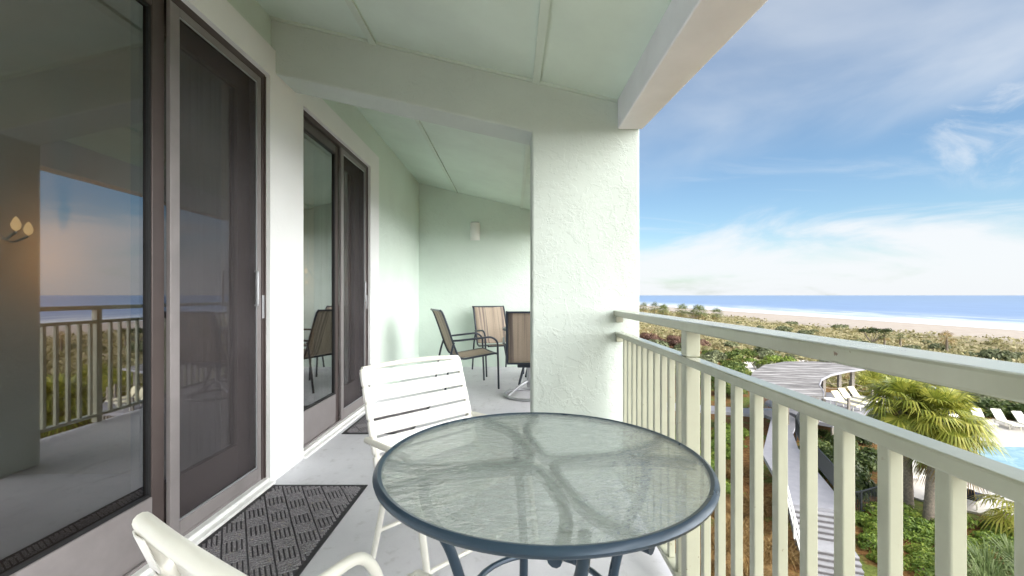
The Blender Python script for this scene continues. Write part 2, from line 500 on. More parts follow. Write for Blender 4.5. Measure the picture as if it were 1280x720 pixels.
M['roof'] = roof_mat()
M['deck'] = paint('boardwalk_boards', (.29, .285, .31), .75, .08, 3, .2, 30, kind='Position')
M['step'] = paint('step_tread', (.31, .305, .32), .75, .08, 3, .2, 30, kind='Position')
M['riser'] = paint('step_riser', (.16, .15, .155), .8, .15, 5, .2, 30)
M['fence_black'] = paint('black_fence_metal', (.022, .026, .030), .5, .1)
M['gate_blue'] = paint('blue_grey_gate', (.15, .20, .25), .5, .1)
M['rope'] = paint('rope_fibre', (.55, .46, .33), .9, .1, 40, .6, 100)
M['lounger_cream'] = paint('lounger_cream', (.72, .66, .45), .6, .05)
M['lounger_white'] = paint('lounger_white', (.80, .77, .66), .6, .05)
M['navy_cloth'] = paint('navy_cloth', (.015, .02, .05), .85, .1)
M['grey_cover'] = paint('grey_cover', (.20, .23, .23), .7, .1)
M['pool_deck'] = paint('pool_deck', (.50, .47, .43), .8, .08, 1.5, .3, 40, kind='Position')
def pool_mat():
    n = N('pool_water'); v = n.coords('Position')
    a = n.noise(v, 2.2, 4, .6, .8)
    c = n.mix(n.ramp(a, .35, .7), (.22, .37, .42), (.36, .50, .53))
    return n.done(n.bsdf(c, .08, n.bump(a, .25, .05), 0, .5))
M['pool'] = pool_mat()

def ground_mat():
    n = N('ground_cover'); v = n.coords('Position')
    s = n.new('ShaderNodeSeparateXYZ'); n.link(v, s.inputs[0])
    x, y, z = s.outputs
    big = n.noise(v, .055, 5, .6, .6); mid = n.noise(v, .4, 6, .62, .4); fine = n.noise(v, 5, 5, .7)
    # distance from the water's edge
    xs = n.math('ADD', x, n.math('MULTIPLY', y, .048))
    xe = n.math('ADD', xs, n.math('MULTIPLY', n.math('SUBTRACT', big, .5), 26))
    mulch = n.cramp(fine, [(.28, (.060, .030, .012)), (.5, (.17, .085, .030)), (.66, (.28, .16, .06)), (.8, (.40, .28, .13))])
    green = n.cramp(fine, [(.3, (.05, .075, .018)), (.55, (.14, .17, .04)), (.75, (.25, .26, .08))])
    near = n.mix(n.ramp(mid, .50, .60), mulch, green)
    dry = n.cramp(n.math('ADD', n.math('MULTIPLY', mid, .6), n.math('MULTIPLY', fine, .4)),
                  [(.34, (.11, .11, .045)), (.46, (.21, .19, .085)), (.54, (.33, .27, .15)), (.66, (.46, .39, .25))])
    sand = n.mix(n.ramp(mid, .3, .7), (.34, .29, .245), (.41, .355, .305))
    c = n.mix(n.ramp(xs, 34, 58), near, dry)
    c = n.mix(n.ramp(n.math('ADD', n.math('MULTIPLY', mid, .7), n.math('MULTIPLY', big, .3)), .56, .62, 0, .75), c, n.mix(n.ramp(xs, 30, 60), near, sand))
    c = n.mix(n.ramp(xe, 112, 132), c, sand)
    c = n.mix(n.ramp(n.math('ADD', xs, n.math('MULTIPLY', n.math('SUBTRACT', big, .5), 10)), 196, 210), c, (.19, .165, .145))
    return n.done(n.bsdf(c, .95, n.bump(n.math('ADD', fine, mid), .5, .15), 0, .15))
M['ground'] = ground_mat()
def path_mat():
    n = N('sand_path'); v = n.coords('Position')
    a = n.noise(v, 1.5, 5, .6)
    return n.done(n.bsdf(n.mix(n.ramp(a, .3, .7), (.62, .57, .52), (.72, .68, .65)), .9, n.bump(a, .3, .05), 0, .2))
M['path'] = path_mat()
def sea_mat():
    n = N('sea_water'); v = n.coords('Position')
    s = n.new('ShaderNodeSeparateXYZ'); n.link(v, s.inputs[0])
    x, y, z = s.outputs
    xs = n.math('ADD', x, n.math('MULTIPLY', y, .048))
    wob = n.noise(n.coords('Position', (1, .25, 1)), .03, 4, .6)
    u = n.math('ADD', xs, n.math('MULTIPLY', n.math('SUBTRACT', wob, .5), 46))
    streak = n.noise(n.coords('Position', (1, .10, 1)), .16, 5, .65, .3)
    foam0 = n.ramp(u, 262, 232)                                   # the wash by the sand
    foam1 = n.math('MULTIPLY', n.ramp(u, 345, 255), n.ramp(streak, .47, .55))
    foam = n.math('MAXIMUM', n.math('MULTIPLY', foam0, n.ramp(streak, .36, .44)), foam1)
    chop = n.noise(n.coords('Position', (1, .35, 1)), .05, 6, .68)
    c = n.cramp(chop, [(.32, (.12, .20, .36)), (.55, (.17, .26, .44)), (.75, (.22, .32, .48))])
    c = n.mix(n.ramp(xs, 250, 1500), c, n.mix(n.ramp(chop, .3, .7), (.13, .21, .36), (.18, .265, .41)))
    c = n.mix(foam, c, (.62, .64, .68))
    return n.done(n.bsdf(c, .32, n.bump(chop, .15, 1.0), 0, .5))
M['sea'] = sea_mat()

# ------------------------------------------------------------------ the balcony shell
WX = -1.48          # outer face of the white door surround
GX = -1.51          # face of the green wall
YB = 2.70           # front face of the pillar and beam
def ceil_z(x, far=False): return (2.98 if far else 2.90) - .24 * (x - GX)

MB().box(-1.66, .70, -2.2, 7.0, -.22, 0).build('balcony_floor', M['floor'], bevel=.006)
tag(bpy.data.objects['balcony_floor'], 'light grey painted concrete balcony floor', 'floor', kind='structure')
m = MB()
m.prism_xz([(-1.66, ceil_z(-1.66)), (.66, ceil_z(.66)), (.66, ceil_z(.66) + .25), (-1.66, ceil_z(-1.66) + .25)], -2.2, YB + .1)
ce = m.build('near_ceiling', M['ceiling'])
tag(ce, 'sloping pale green ceiling above the glass table', 'ceiling', kind='structure')
for x in (-.87, .15):
    MB().prism_xz([(x - .022, ceil_z(x - .022) + .002), (x + .022, ceil_z(x + .022) + .002), (x + .022, ceil_z(x + .022) - .020), (x - .022, ceil_z(x - .022) - .020)], -2.2, YB).build('batten', M['batten'], ce)
m = MB()
m.prism_xz([(GX + .002, ceil_z(GX) + .002), (.655, ceil_z(.655) + .002), (.655, ceil_z(.655) - .016), (GX + .002, ceil_z(GX) - .016)], YB - .016, YB - .001)
m.build('cove_bead', M['batten'], ce)
m = MB()
m.prism_xz([(-1.66, ceil_z(-1.66, 1)), (.66, ceil_z(.66, 1)), (.66, ceil_z(.66, 1) + .25), (-1.66, ceil_z(-1.66, 1) + .25)], YB + .12, 7.2)
ce = m.build('far_ceiling', M['ceiling'])
tag(ce, 'sloping pale green ceiling beyond the beam', 'ceiling', kind='structure')
for x in (-.90, .15):
    MB().prism_xz([(x - .022, ceil_z(x - .022, 1) + .002), (x + .022, ceil_z(x + .022, 1) + .002), (x + .022, ceil_z(x + .022, 1) - .020), (x - .022, ceil_z(x - .022, 1) - .020)], YB + .28, 6.998).build('batten', M['batten'], ce)

# pillar with the beam across the balcony: one stucco body
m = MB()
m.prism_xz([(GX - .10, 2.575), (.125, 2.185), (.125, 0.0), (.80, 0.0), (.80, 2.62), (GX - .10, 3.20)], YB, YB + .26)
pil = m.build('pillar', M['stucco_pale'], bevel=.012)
tag(pil, 'pale green stucco pillar with a beam reaching across to the doors', 'pillar', kind='thing')
# end wall
w = MB().box(-1.66, .95, 7.0, 7.18, -.2, 3.35).build('end_wall', M['stucco'])
tag(w, 'pale green stucco end wall behind the striped chairs', 'wall', kind='thing')
# eave beam along the edge
for n_, y0, y1, lab in (('eave_beam', -2.2, YB - .002, 'grey painted eave beam above the railing beside the table'), ('eave_beam', YB + .262, 7.0, 'grey painted eave beam beyond the pillar')):
    wide = .815 + .076 * (YB - y0) if y0 < 0 else .815      # the nearer one widens towards the camera
    o = MB().prism([(.66, y0), (wide, y0), (.815, y1), (.66, y1)], 2.197, 2.72).build(n_, M['fascia'], bevel=.008)
    tag(o, lab, 'beam', kind='thing')

D1 = (1.10, 2.64); D2 = (3.06, 4.51); DH = 2.507
# green wall: strips round the two openings
wall = MB()
wall.box(GX - .15, GX, -2.2, 7.0, 2.69, 3.4)
wall.box(GX - .15, GX, 4.80, 7.0, 0, 2.69)
gw = wall.build('door_wall', M['stucco'])
tag(gw, 'pale green stucco wall round the white door surround', 'wall', kind='thing')
t = MB()
t.box(GX - .15, WX, -2.2, D1[0], 0, 2.69)
t.box(GX - .15, WX, D1[0], D1[1], DH, 2.69)
t.box(GX - .15, WX, D1[1], D2[0], 0, 2.69)
t.box(GX - .15, WX, D2[0], D2[1], DH, 2.69)
t.box(GX - .15, WX, D2[1], 4.80, 0, 2.69)
tr = t.build('door_surround', M['trim'])
tag(tr, 'white plaster surround framing both sliding doors', 'door surround', kind='thing')

def sliding_door(y0, y1, label):
    root = empty('sliding_door', (GX, (y0 + y1) / 2, 0))
    tag(root, label, 'sliding door', 'sliding doors onto the balcony')
    ox, oy = GX, (y0 + y1) / 2
    def P(mb, name, mat, parent=root, **k):
        o = mb.build(name, mat, parent, **k)
        for v in o.data.vertices: v.co -= Vector((ox, oy, 0))
        return o
    ym = (y0 + y1) / 2
    zt = DH
    f = MB()   # outer frame
    f.box(-1.63, -1.512, y0, y0 + .03, .03, zt).box(-1.63, -1.512, y1 - .035, y1, .03, zt).box(-1.63, -1.512, y0 + .03, y1 - .035, zt - .035, zt)
    f.box(-1.524, -1.505, y0 + .0, y0 + .012, .03, zt - .012).box(-1.524, -1.505, y1 - .012, y1, .03, zt - .012)
    P(f, 'frame', M['bronze'])
    s = MB().box(-1.63, -1.452, y0 - .015, y1 + .012, 0.002, .022).box(-1.63, -1.482, y0 + .001, y1 - .001, .022, .045)
    P(s, 'sill', M['white'], bevel=.004)
    tk = MB().box(-1.525, -1.515, y0 + .03, y1 - .035, .045, .058)
    P(tk, 'track', M['bronze_light'])
    # fixed leaf, nearer the camera
    a, b = y0 + .03, ym + .035
    lf = MB()
    lf.box(-1.578, -1.536, a, a + .07, .048, zt - .037).box(-1.578, -1.536, b - .065, b, .048, zt - .037)
    lf.box(-1.578, -1.536, a + .07, b - .065, zt - .11, zt - .037)
    o = P(lf, 'fixed_panel', M['bronze'], bevel=.003)
    br = MB().box(-1.578, -1.534, a + .07, b - .065, .048, .30)
    P(br, 'bottom_rail', M['bronze_light'], o, bevel=.003)
    g = MB().box(-1.561, -1.553, a + .06, b - .055, .29, zt - .10)
    P(g, 'pane', M['glass'], o)
    gk = MB()
    gk.box(-1.553, -1.541, a + .07, b - .065, .30, .312).box(-1.553, -1.541, b - .077, b - .065, .312, zt - .11).box(-1.553, -1.541, a + .07, b - .077, zt - .122, zt - .11)
    P(gk, 'gasket', M['black'], o)
    # sliding leaf, behind the screen
    a2, b2 = ym - .035, y1 - .036
    lf = MB()
    lf.box(-1.625, -1.585, a2, a2 + .10, .048, zt - .037).box(-1.625, -1.585, b2 - .115, b2, .048, zt - .037)
    lf.box(-1.625, -1.585, a2 + .10, b2 - .115, zt - .15, zt - .037).box(-1.625, -1.585, a2 + .10, b2 - .115, .048, .30)
    o = P(lf, 'sliding_panel', M['bronze'], bevel=.003)
    g = MB().box(-1.609, -1.601, a2 + .09, b2 - .105, .29, zt - .14)
    P(g, 'pane', M['glass'], o)
    # screen leaf
    a3, b3 = ym + .040, y1 - .038
    lf = MB()
    lf.box(-1.533, -1.513, a3, a3 + .055, .060, zt - .037).box(-1.533, -1.513, b3 - .035, b3, .060, zt - .037)
    lf.box(-1.533, -1.513, a3 + .055, b3 - .035, zt - .075, zt - .037).box(-1.533, -1.513, a3 + .055, b3 - .035, .060, .13)
    o = P(lf, 'screen_panel', M['bronze_light'], bevel=.003)
    sm = MB().box(-1.5235, -1.5225, a3 + .05, b3 - .03, .12, zt - .07)
    P(sm, 'screen_mesh', M['screen'], o)
    bead = MB().box(-1.5215, -1.517, a3 + .055, b3 - .035, .130, .138).box(-1.5215, -1.517, b3 - .043, b3 - .035, .138, zt - .075).box(-1.5215, -1.517, a3 + .055, b3 - .043, zt - .083, zt - .075)
    P(bead, 'bead', M['grey_metal'], o)
    h = MB().tube(round_path([(-1.515, b3 - .06, 1.10), (-1.498, b3 - .06, 1.10), (-1.498, b3 - .06, 1.30), (-1.515, b3 - .06, 1.30)], .01), .006, 8)
    P(h, 'handle', M['grey_metal'], o, smooth=True)
    lk = MB().box(-1.513, -1.507, y1 - .034, y1 - .014, 1.02, 1.16)
    P(lk, 'strike_plate', M['grey_metal'], bevel=.002)
    return root
sliding_door(*D1, 'nearer dark bronze sliding door with a large pane reflecting sea and railing')
sliding_door(*D2, 'farther dark bronze sliding door close to the striped chairs')

# rooms behind the doors
def room(y0, y1, lab):
    r = empty('room', (-3, (y0 + y1) / 2, 0)); oy = (y0 + y1) / 2
    tag(r, lab, 'room', kind='structure')
    def P(mb, name, mat):
        o = mb.build(name, mat, r)
        for v in o.data.vertices: v.co -= Vector((-3, oy, 0))
    P(MB().box(-5.6, -1.665, y0, y1, -.2, -.002), 'carpet', M['inner_floor'])
    P(MB().box(-5.6, -1.665, y0, y1, 2.62, 2.75), 'inner_ceiling', M['inner_ceil'])
    P(MB().box(-5.7, -5.6, y0, y1, -.2, 2.75).box(-5.6, -1.665, y0 - .1, y0, -.2, 2.75).box(-5.6, -1.665, y1, y1 + .1, -.2, 2.75), 'inner_wall', M['inner_wall'])
room(-2.2, 2.80, 'dim room with ochre walls behind the nearer sliding door')
room(2.92, 6.9, 'dim room with ochre walls behind the farther sliding door')
def curtain(y0, y1, lab):
    m = MB(); n = 120; vs = []
    for i in range(n + 1):
        y = y0 + (y1 - y0) * i / n
        x = -1.80 + .028 * math.sin(i * .78) + .012 * math.sin(i * .31 + 1)
        vs += [(x, y, .05), (x + .004 * math.sin(i), y, 2.5)]
    m.add(vs, [(2 * i, 2 * i + 2, 2 * i + 3, 2 * i + 1) for i in range(n)])
    o = m.build('curtain', M['curtain'], smooth=True)
    so_ = o.modifiers.new('thickness', 'SOLIDIFY'); so_.thickness = .004
    tag(o, lab, 'curtain', 'curtains drawn behind the screens')
curtain(2.20, 2.66, 'dark pleated curtain behind the screen of the nearer door')
curtain(3.95, 4.60, 'dark pleated curtain behind the screen of the farther door')

def pendant(x, y, z, lab):
    p = empty('pendant_lamp', (x, y, z))
    tag(p, lab, 'lamp', 'lit lamps seen through the door glass')
    MB().tube([(0, 0, .16), (0, 0, 2.62 - z)], .006, 6).build('cord', M['bronze'], p)
    m = MB()
    for k in range(5):
        a = k * 2 * math.pi / 5
        m.tube(smooth_path([(0, 0, .16), (.10 * math.cos(a), .10 * math.sin(a), .02), (.19 * math.cos(a), .19 * math.sin(a), .06)], 5), .007, 6)
    m.build('arms', M['bronze'], p, smooth=True)
    for k in range(5):
        a = k * 2 * math.pi / 5
        MB().lathe([(.001, 0), (.018, .015), (.022, .04), (.012, .07), (.001, .085)], 10, (.19 * math.cos(a), .19 * math.sin(a), .065)).build('bulb', M['bulb'], p, smooth=True)
    l = bpy.data.lights.new('lamp_light', 'POINT'); l.energy = 4; l.color = (1, .68, .30); l.shadow_soft_size = .015
    lo = bpy.data.objects.new('lamp_light', l); col.objects.link(lo); lo.parent = p; lo.location = (0, 0, -.05)
nb_ = N('lit_bulb'); eb = nb_.new('ShaderNodeEmission'); eb.inputs[0].default_value = (1, .72, .35, 1); eb.inputs[1].default_value = .8; M['bulb'] = nb_.done(eb.outputs[0])
pendant(-3.02, 2.46, 1.46, 'lit branched pendant lamp seen through the nearer door pane')
pendant(-2.98, 6.30, 1.40, 'lit branched pendant lamp seen through the farther door pane')

# rest of the building, below and behind
b = MB().box(-14, -5.72, -14, 22, -9.4, 3.5).box(-5.72, -1.67, -14, 22, -9.4, -.24).box(-5.72, -1.67, 7.2, 22, -.24, 3.5).box(-5.72, -1.67, -14, -2.4, -.24, 3.5)
bo = b.build('apartment_building', M['stucco'])
tag(bo, 'pale green stucco apartment building below and behind the balcony', 'building', kind='thing')
MB().prism_xz([(-14, 3.52), (-1.66, 3.44), (1.2, 2.76), (1.2, 2.86), (-1.66, 3.56), (-14, 3.66)], -14, 22).build('roof', M['wood_grey'], bo)

# ------------------------------------------------------------------ railings
SK = .0128          # the railing runs a hair outward
def rx(b, y): return b + SK * y
def rail_bar(mb, b0, b1, y0, y1, z0, z1):
    vs = [(rx(b, y), y, z) for z in (z0, z1) for y in (y0, y1) for b in (b0, b1)]
    mb.add(vs, [(0, 2, 3, 1), (4, 5, 7, 6), (0, 1, 5, 4), (2, 6, 7, 3), (0, 4, 6, 2), (1, 3, 7, 5)])
    return mb
bal_me = None
def railing(y0, y1, posts, bals, label):
    root = empty('railing', (0, y0, 0))
    tag(root, label, 'railing', 'balcony railings')
    def P(mb, name, bevel=.004):
        o = mb.build(name, M['rail'], root, bevel=bevel)
        for v in o.data.vertices: v.co.y -= y0
        return o
    P(rail_bar(MB(), .600, .702, y0, y1, 1.030, 1.066), 'top_rail', .006)
    P(rail_bar(MB(), .610, .660, y0, y1, .905, .933), 'middle_rail')
    P(rail_bar(MB(), .610, .660, y0, y1, .055, .083), 'bottom_rail')
    for yp in posts:
        P(rail_bar(MB(), .618, .670, yp - .026, yp + .026, .001, .9045), 'post')
        P(rail_bar(MB(), .618, .670, yp - .026, yp + .026, .9335, 1.0295), 'post')
    global bal_me
    if bal_me is None:
        bal_me = MB().box(-.0125, .0125, -.0125, .0125, 0, .821).build('baluster', M['rail'], root, bevel=.003)
        first = bal_me
    else: first = None
    for yb in bals:
        o = first or bal_me.copy()
        if not first: col.objects.link(o)
        first = None
        o.parent = root
        o.location = (rx(.6345, yb), yb - y0, .0835)
    return root, P
near_b = [.5416 + .1027 * i - .0125 for i in range(-14, 10)] + [1.70 + .0945 * i - .0125 for i in range(10)]
root, P = railing(-2.0, YB - .002, [1.605, -.75], near_b, 'pale green metal balcony railing beside the glass table')
P(MB().box(.612 + SK * 2.6, .655 + SK * 2.6, YB - .035, YB - .003, .992, 1.0295), 'bracket')
P(MB().box(.614 + SK * 2.6, .655 + SK * 2.6, YB - .03, YB - .003, .87, .9045), 'bracket')
far_b = [2.99 + .0985 * i for i in range(41)]
far_b = [y for y in far_b if abs(y - 3.95) > .05 and abs(y - 6.0) > .05]
railing(YB + .262, 6.998, [3.95, 6.0], far_b, 'pale green metal balcony railing beyond the pillar')

# ------------------------------------------------------------------ wall sconce
sx, sz, sy = -.60, 2.19, 6.998
s = empty('wall_lamp', (sx, sy, sz - .14))
tag(s, 'white half round wall lamp on the end wall', 'wall lamp')
m = MB()
prof = [(.001, -.0), (.078, 0), (.080, .004), (.080, .271), (.076, .28)]
m.lathe(prof, 20, (0, 0, 0), 0, math.pi, 2 * math.pi)
m.lathe([(.07, .272), (.001, .272)], 20, (0, 0, 0), 0, math.pi, 2 * math.pi)
m.build('lamp_shade', M['lamp_white'], s, smooth=True)
MB().box(-.06, .06, -.012, 0, .02, .30).build('back_plate', M['grey_metal'], s)

# ------------------------------------------------------------------ glass table
TX, TY, TZ, TR = .084, 1.226, .706, .458
tb = empty('round_table', (TX, TY, 0), R(12))
tag(tb, 'round patio table with hammered glass top and dark blue rim', 'table')
prof = [(TR - .024, -.004), (TR - .021, .003), (TR - .012, .006), (TR - .004, .002), (TR, -.005), (TR - .002, -.012), (TR - .008, -.017), (TR - .017, -.016), (TR - .023, -.010), (TR - .024, -.004)]
MB().lathe(prof, 96, (0, 0, TZ - .006)).build('rim', M['navy'], tb, smooth=True)
g = MB().lathe([(.0004, -.003), (TR - .021, -.003), (TR - .021, .003), (.0004, .003)], 96, (0, 0, TZ - .006))
g.build('glass_top', M['table_glass'], tb)
zr = TZ - .030
for k in range(4):          # four bent tubes meet back to back near the centre
    a = k * math.pi / 2
    def rot(p): return (p[0] * math.cos(a) - p[1] * math.sin(a), p[0] * math.sin(a) + p[1] * math.cos(a), p[2])
    pts = [(TR - .030, .098, zr), (TR - .085, .062, zr), (TR - .16, .030, zr), (TR - .25, .0175, zr), (.10, .0165, zr), (.045, .022, zr), (.022, .045, zr), (.0165, .10, zr), (.0175, TR - .25, zr), (.030, TR - .16, zr), (.062, TR - .085, zr), (.098, TR - .030, zr)]
    MB().tube([rot(p) for p in smooth_path(pts, 5)], .0145, 10).build('rib', M['navy'], tb, smooth=True)
for k in range(4):
    a = k * math.pi / 2
    def rot(p): return (p[0] * math.cos(a) - p[1] * math.sin(a), p[0] * math.sin(a) + p[1] * math.cos(a), p[2])
    pts = [(.33, .0, zr - .014), (.315, 0, zr - .10), (.255, 0, .46), (.215, 0, .30), (.235, 0, .15), (.31, 0, .012)]
    MB().tube([rot(p) for p in smooth_path(pts, 6)], .0145, 12).build('leg', M['navy'], tb, smooth=True)
MB().tube(arc((0, 0), .203, 0, 2 * math.pi * 31 / 32, 31, .30), .009, 8, closed=True).build('leg_ring', M['navy'], tb, smooth=True)

# ------------------------------------------------------------------ white strap chairs
def strap_chair(label):
    """front is +Y"""
    c = empty('strap_chair')
    tag(c, label, 'chair', 'white strap chairs at the glass table')
    r = .0125
    for s in (-1, 1):
        x = .262 * s
        # side of seat and back: one bent tube
        pts = round_path([(x, .235, .425), (x, -.19, .385), (x * 1.02, -.345, .828)], .07, 6)
        MB().tube(pts, r, 12).build('side_frame', M['chair_white'], c, smooth=True)
        # arm and front leg, one tube
        xa = .292 * s
        pts = round_path([(x * 1.0, -.262, .530), (xa, -.262, .540), (xa, .078, .553), (xa, .128, .48), (x * 1.06, .215, .012)], .05, 6)
        MB().tube(pts, .0135, 12).build('arm', M['chair_white'], c, smooth=True)
        pts = round_path([(x * 1.06, -.115, .395), (x * 1.07, -.15, .25), (x * 1.07, -.235, .012)], .05, 5)
        MB().tube(pts, .0125, 12).build('rear_leg', M['chair_white'], c, smooth=True)
    for y, z in ((.19, .17), (-.19, .17)):
        MB().tube([(-.275, y, z), (.275, y, z)], .009, 10).build('stretcher', M['chair_white'], c, smooth=True)
    top = smooth_path([(-.267, -.345, .828), (-.14, -.358, .836), (0, -.362, .838), (.14, -.358, .836), (.267, -.345, .828)], 5)
    MB().tube(top, r, 12).build('top_bar', M['chair_white'], c, smooth=True)
    MB().tube([(-.262, .235, .425), (.262, .235, .425)], r, 12).build('front_bar', M['chair_white'], c, smooth=True)
    def strap(u0, u1, along, name):
        # wraps round both side tubes, sags a little in the middle
        def P(u, x, off):
            if along == 'back':
                y = -.197 - .148 * u; z = .405 + .423 * u
                nx = Vector((0, -.943, -.33))
            else:
                y = .225 - .40 * u; z = .424 - .037 * u
                nx = Vector((0, -.09, -.996))
            return Vector((x, y, z)) - nx * off
        m = MB(); n = 14; top_, bot = [], []
        for i in range(n + 1):
            q = -1 + 2 * i / n
            x = q * .277
            sag = -.016 * (1 - q * q) + .0145 if abs(q) < .999 else .006
            top_.append((x, sag)); 
        prof_ = [(x, o + .0016) for x, o in top_] + [(.2795, 0), (.277, -.012), (.262, -.0155), (.235, -.0145)]
        prof_ = [(-.235, -.0145), (-.262, -.0155), (-.277, -.012), (-.2795, 0)] + prof_
        vs = []
        for u in (u0, u1):
            vs += [P(u, x, o) for x, o in prof_]
        k = len(prof_)
        m.add(vs, [(i, i + 1, k + i + 1, k + i) for i in range(k - 1)])
        o = m.build(name, M['strap'], c, smooth=True)
        sd = o.modifiers.new('thickness', 'SOLIDIFY'); sd.thickness = .0028; sd.offset = 0
        bv = o.modifiers.new('bevel', 'BEVEL'); bv.width = .001; bv.segments = 1
    nb = 6
    for i in range(nb):
        p = .985 / nb
        strap(.005 + i * p + .013, .005 + (i + 1) * p - .013, 'back', 'back_strap')
    for i in range(6):
        strap(i / 6 + .012, (i + 1) / 6 - .012, 'seat', 'seat_strap')
    for s in (-1, 1):
        for y in (.215, -.235):
            MB().tube([(.278 * s, y, 0.001), (.278 * s, y, .022)], .0155, 12).build('foot_cap', M['white'], c, smooth=True)
    return c
ch = strap_chair('white strap chair on the far side of the glass table')
place(ch, (-.235, 1.87, 0), R(-135))
c2 = copy_tree(ch)
c2['label'] = 'white strap chair cut off at the bottom of the view, before the nearer door'
place(c2, (-.14, .80, 0), R(-30))

# ------------------------------------------------------------------ door mats
def door_mat(cx, cy, w, l, label):
    root = empty('door_mat', (cx, cy, .001))
    tag(root, label, 'door mat', 'ribbed door mats')
    hw, hl = w / 2, l / 2
    e = MB()
    e.box(-hw, -hw + .022, -hl, hl, 0, .006).box(hw - .022, hw, -hl, hl, 0, .006).box(-hw + .022, hw - .022, -hl, -hl + .022, 0, .006).box(-hw + .022, hw - .022, hl - .022, hl, 0, .006)
    e.build('edging', M['mat_edge'], root, bevel=.002)
    MB().box(-hw + .0222, hw - .0222, -hl + .0222, hl - .0222, 0, .0045).build('backing', M['mat_base'], root)
    m = MB(); th = R(33); S = .098; nr = 5
    ix, iy = hw - .026, hl - .026
    ca, sa = math.cos(th), math.sin(th)
    for i in range(-9, 10):
        for j in range(-9, 10):
            for k in range(nr):
                o = (k - (nr - 1) / 2) * S / nr
                if (i + j) % 2: p = (i * S + o, j * S - S * .46); q = (i * S + o, j * S + S * .46)
                else: p = (i * S - S * .46, j * S + o); q = (i * S + S * .46, j * S + o)
                p = (p[0] * ca - p[1] * sa, p[0] * sa + p[1] * ca); q = (q[0] * ca - q[1] * sa, q[0] * sa + q[1] * ca)
                t0, t1 = 0.0, 1.0; ok = True
                for a, bb, lim in ((p[0], q[0], ix), (p[1], q[1], iy)):
                    d = bb - a
                    for sgn in (1, -1):
                        den_ = sgn * d; num = lim - sgn * a
                        if abs(den_) < 1e-9:
                            if num < 0: ok = False
                        elif den_ > 0: t1 = min(t1, num / den_)
                        else: t0 = max(t0, num / den_)
                if not ok or t1 - t0 < .08: continue
                P0 = (p[0] + (q[0] - p[0]) * t0, p[1] + (q[1] - p[1]) * t0, .0062); P1 = (p[0] + (q[0] - p[0]) * t1, p[1] + (q[1] - p[1]) * t1, .0062)
                m.bar(P0, P1, S / nr * .66, .0055)
    m.build('ribbed_pile', M['mat'], root, bevel=.0012)
door_mat(-1.165, 2.17, .575, .91, 'dark ribbed door mat before the nearer sliding door')
door_mat(-1.135, 4.05, .575, .91, 'dark ribbed door mat before the farther sliding door')

# ------------------------------------------------------------------ striped sling chairs and their table
def sling_panel(pts, half, name, parent):
    m = MB(); P_ = smooth_path(pts, 5); n = 8; vs = []
    for p in P_:
        for i in range(n + 1):
            q = -1 + 2 * i / n
            vs.append((q * half, p.y - .0 , p.z - .012 * (1 - q * q)))
    m.add(vs, [(a * (n + 1) + i, a * (n + 1) + i + 1, (a + 1) * (n + 1) + i + 1, (a + 1) * (n + 1) + i) for a in range(len(P_) - 1) for i in range(n)])
    o = m.build(name, M['sling'], parent, smooth=True)
    sd = o.modifiers.new('thickness', 'SOLIDIFY'); sd.thickness = .003
    return o
def sling_chair(label, swivel=False):
    c = empty('sling_chair')
    tag(c, label, 'chair', 'striped sling chairs by the end wall')
    prof = [(0, .27, .435), (0, .22, .445), (0, -.02, .415), (0, -.19, .405), (0, -.26, .50), (0, -.35, .76), (0, -.42, .945), (0, -.455, .985)]
    for s in (-1, 1):
        MB().tube([(.255 * s, p.y, p.z) for p in smooth_path(prof, 5)], .0125, 10).build('side_rail', M['dark_frame'], c, smooth=True)
        arm = round_path([(.262 * s, -.30, .62), (.295 * s, -.22, .625), (.30 * s, .17, .655), (.30 * s, .25, .60), (.285 * s, .27, .30 if swivel else .012)], .07, 6)
        if swivel: arm = round_path([(.262 * s, -.30, .62), (.295 * s, -.22, .625), (.30 * s, .17, .655), (.30 * s, .25, .60), (.26 * s, .20, .40)], .07, 6)
        MB().tube(arm, .0125, 10).build('arm', M['dark_frame'], c, smooth=True)
        if not swivel:
            leg = round_path([(.262 * s, -.285, .60), (.275 * s, -.33, .45), (.28 * s, -.40, .012)], .08, 5)
            MB().tube(leg, .0125, 10).build('rear_leg', M['dark_frame'], c, smooth=True)
    MB().tube([(-.255, -.452, .98), (.255, -.452, .98)], .011, 10).build('top_bar', M['dark_frame'], c, smooth=True)
    MB().tube([(-.255, .262, .437), (.255, .262, .437)], .011, 10).build('front_bar', M['dark_frame'], c, smooth=True)
    MB().tube([(-.255, -.19, .40), (.255, -.19, .40)], .011, 10).build('rear_bar', M['dark_frame'], c, smooth=True)
    sling_panel([(0, -.215, .435), (0, -.26, .51), (0, -.35, .765), (0, -.42, .945), (0, -.448, .978)], .247, 'back_sling', c)
    sling_panel([(0, .262, .44), (0, .21, .448), (0, -.02, .42), (0, -.19, .412)], .247, 'seat_sling', c)
    if swivel:
        MB().box(-.14, .14, -.14, .14, .345, .385).build('rocker_plate', M['dark_frame'], c, bevel=.01)
        MB().lathe([(.0005, .10), (.030, .10), (.030, .346), (.0005, .346)], 16).build('column', M['grey_metal'], c, smooth=True)
        MB().tube(arc((0, 0), .285, 0, 2 * math.pi * 35 / 36, 35, .017), .015, 10, closed=True).build('base_ring', M['grey_metal'], c, smooth=True)
        for k in range(4):
            a = k * math.pi / 2 + .5
            pts = smooth_path([(.02 * math.cos(a), .02 * math.sin(a), .17), (.13 * math.cos(a), .13 * math.sin(a), .125), (.28 * math.cos(a), .28 * math.sin(a), .025)], 5)
            MB().tube(pts, .014, 8).build('base_spoke', M['grey_metal'], c, smooth=True)
    return c
sA = sling_chair('striped sling chair facing right, nearest the doors')
place(sA, (-.52, 5.45, 0), R(-68))
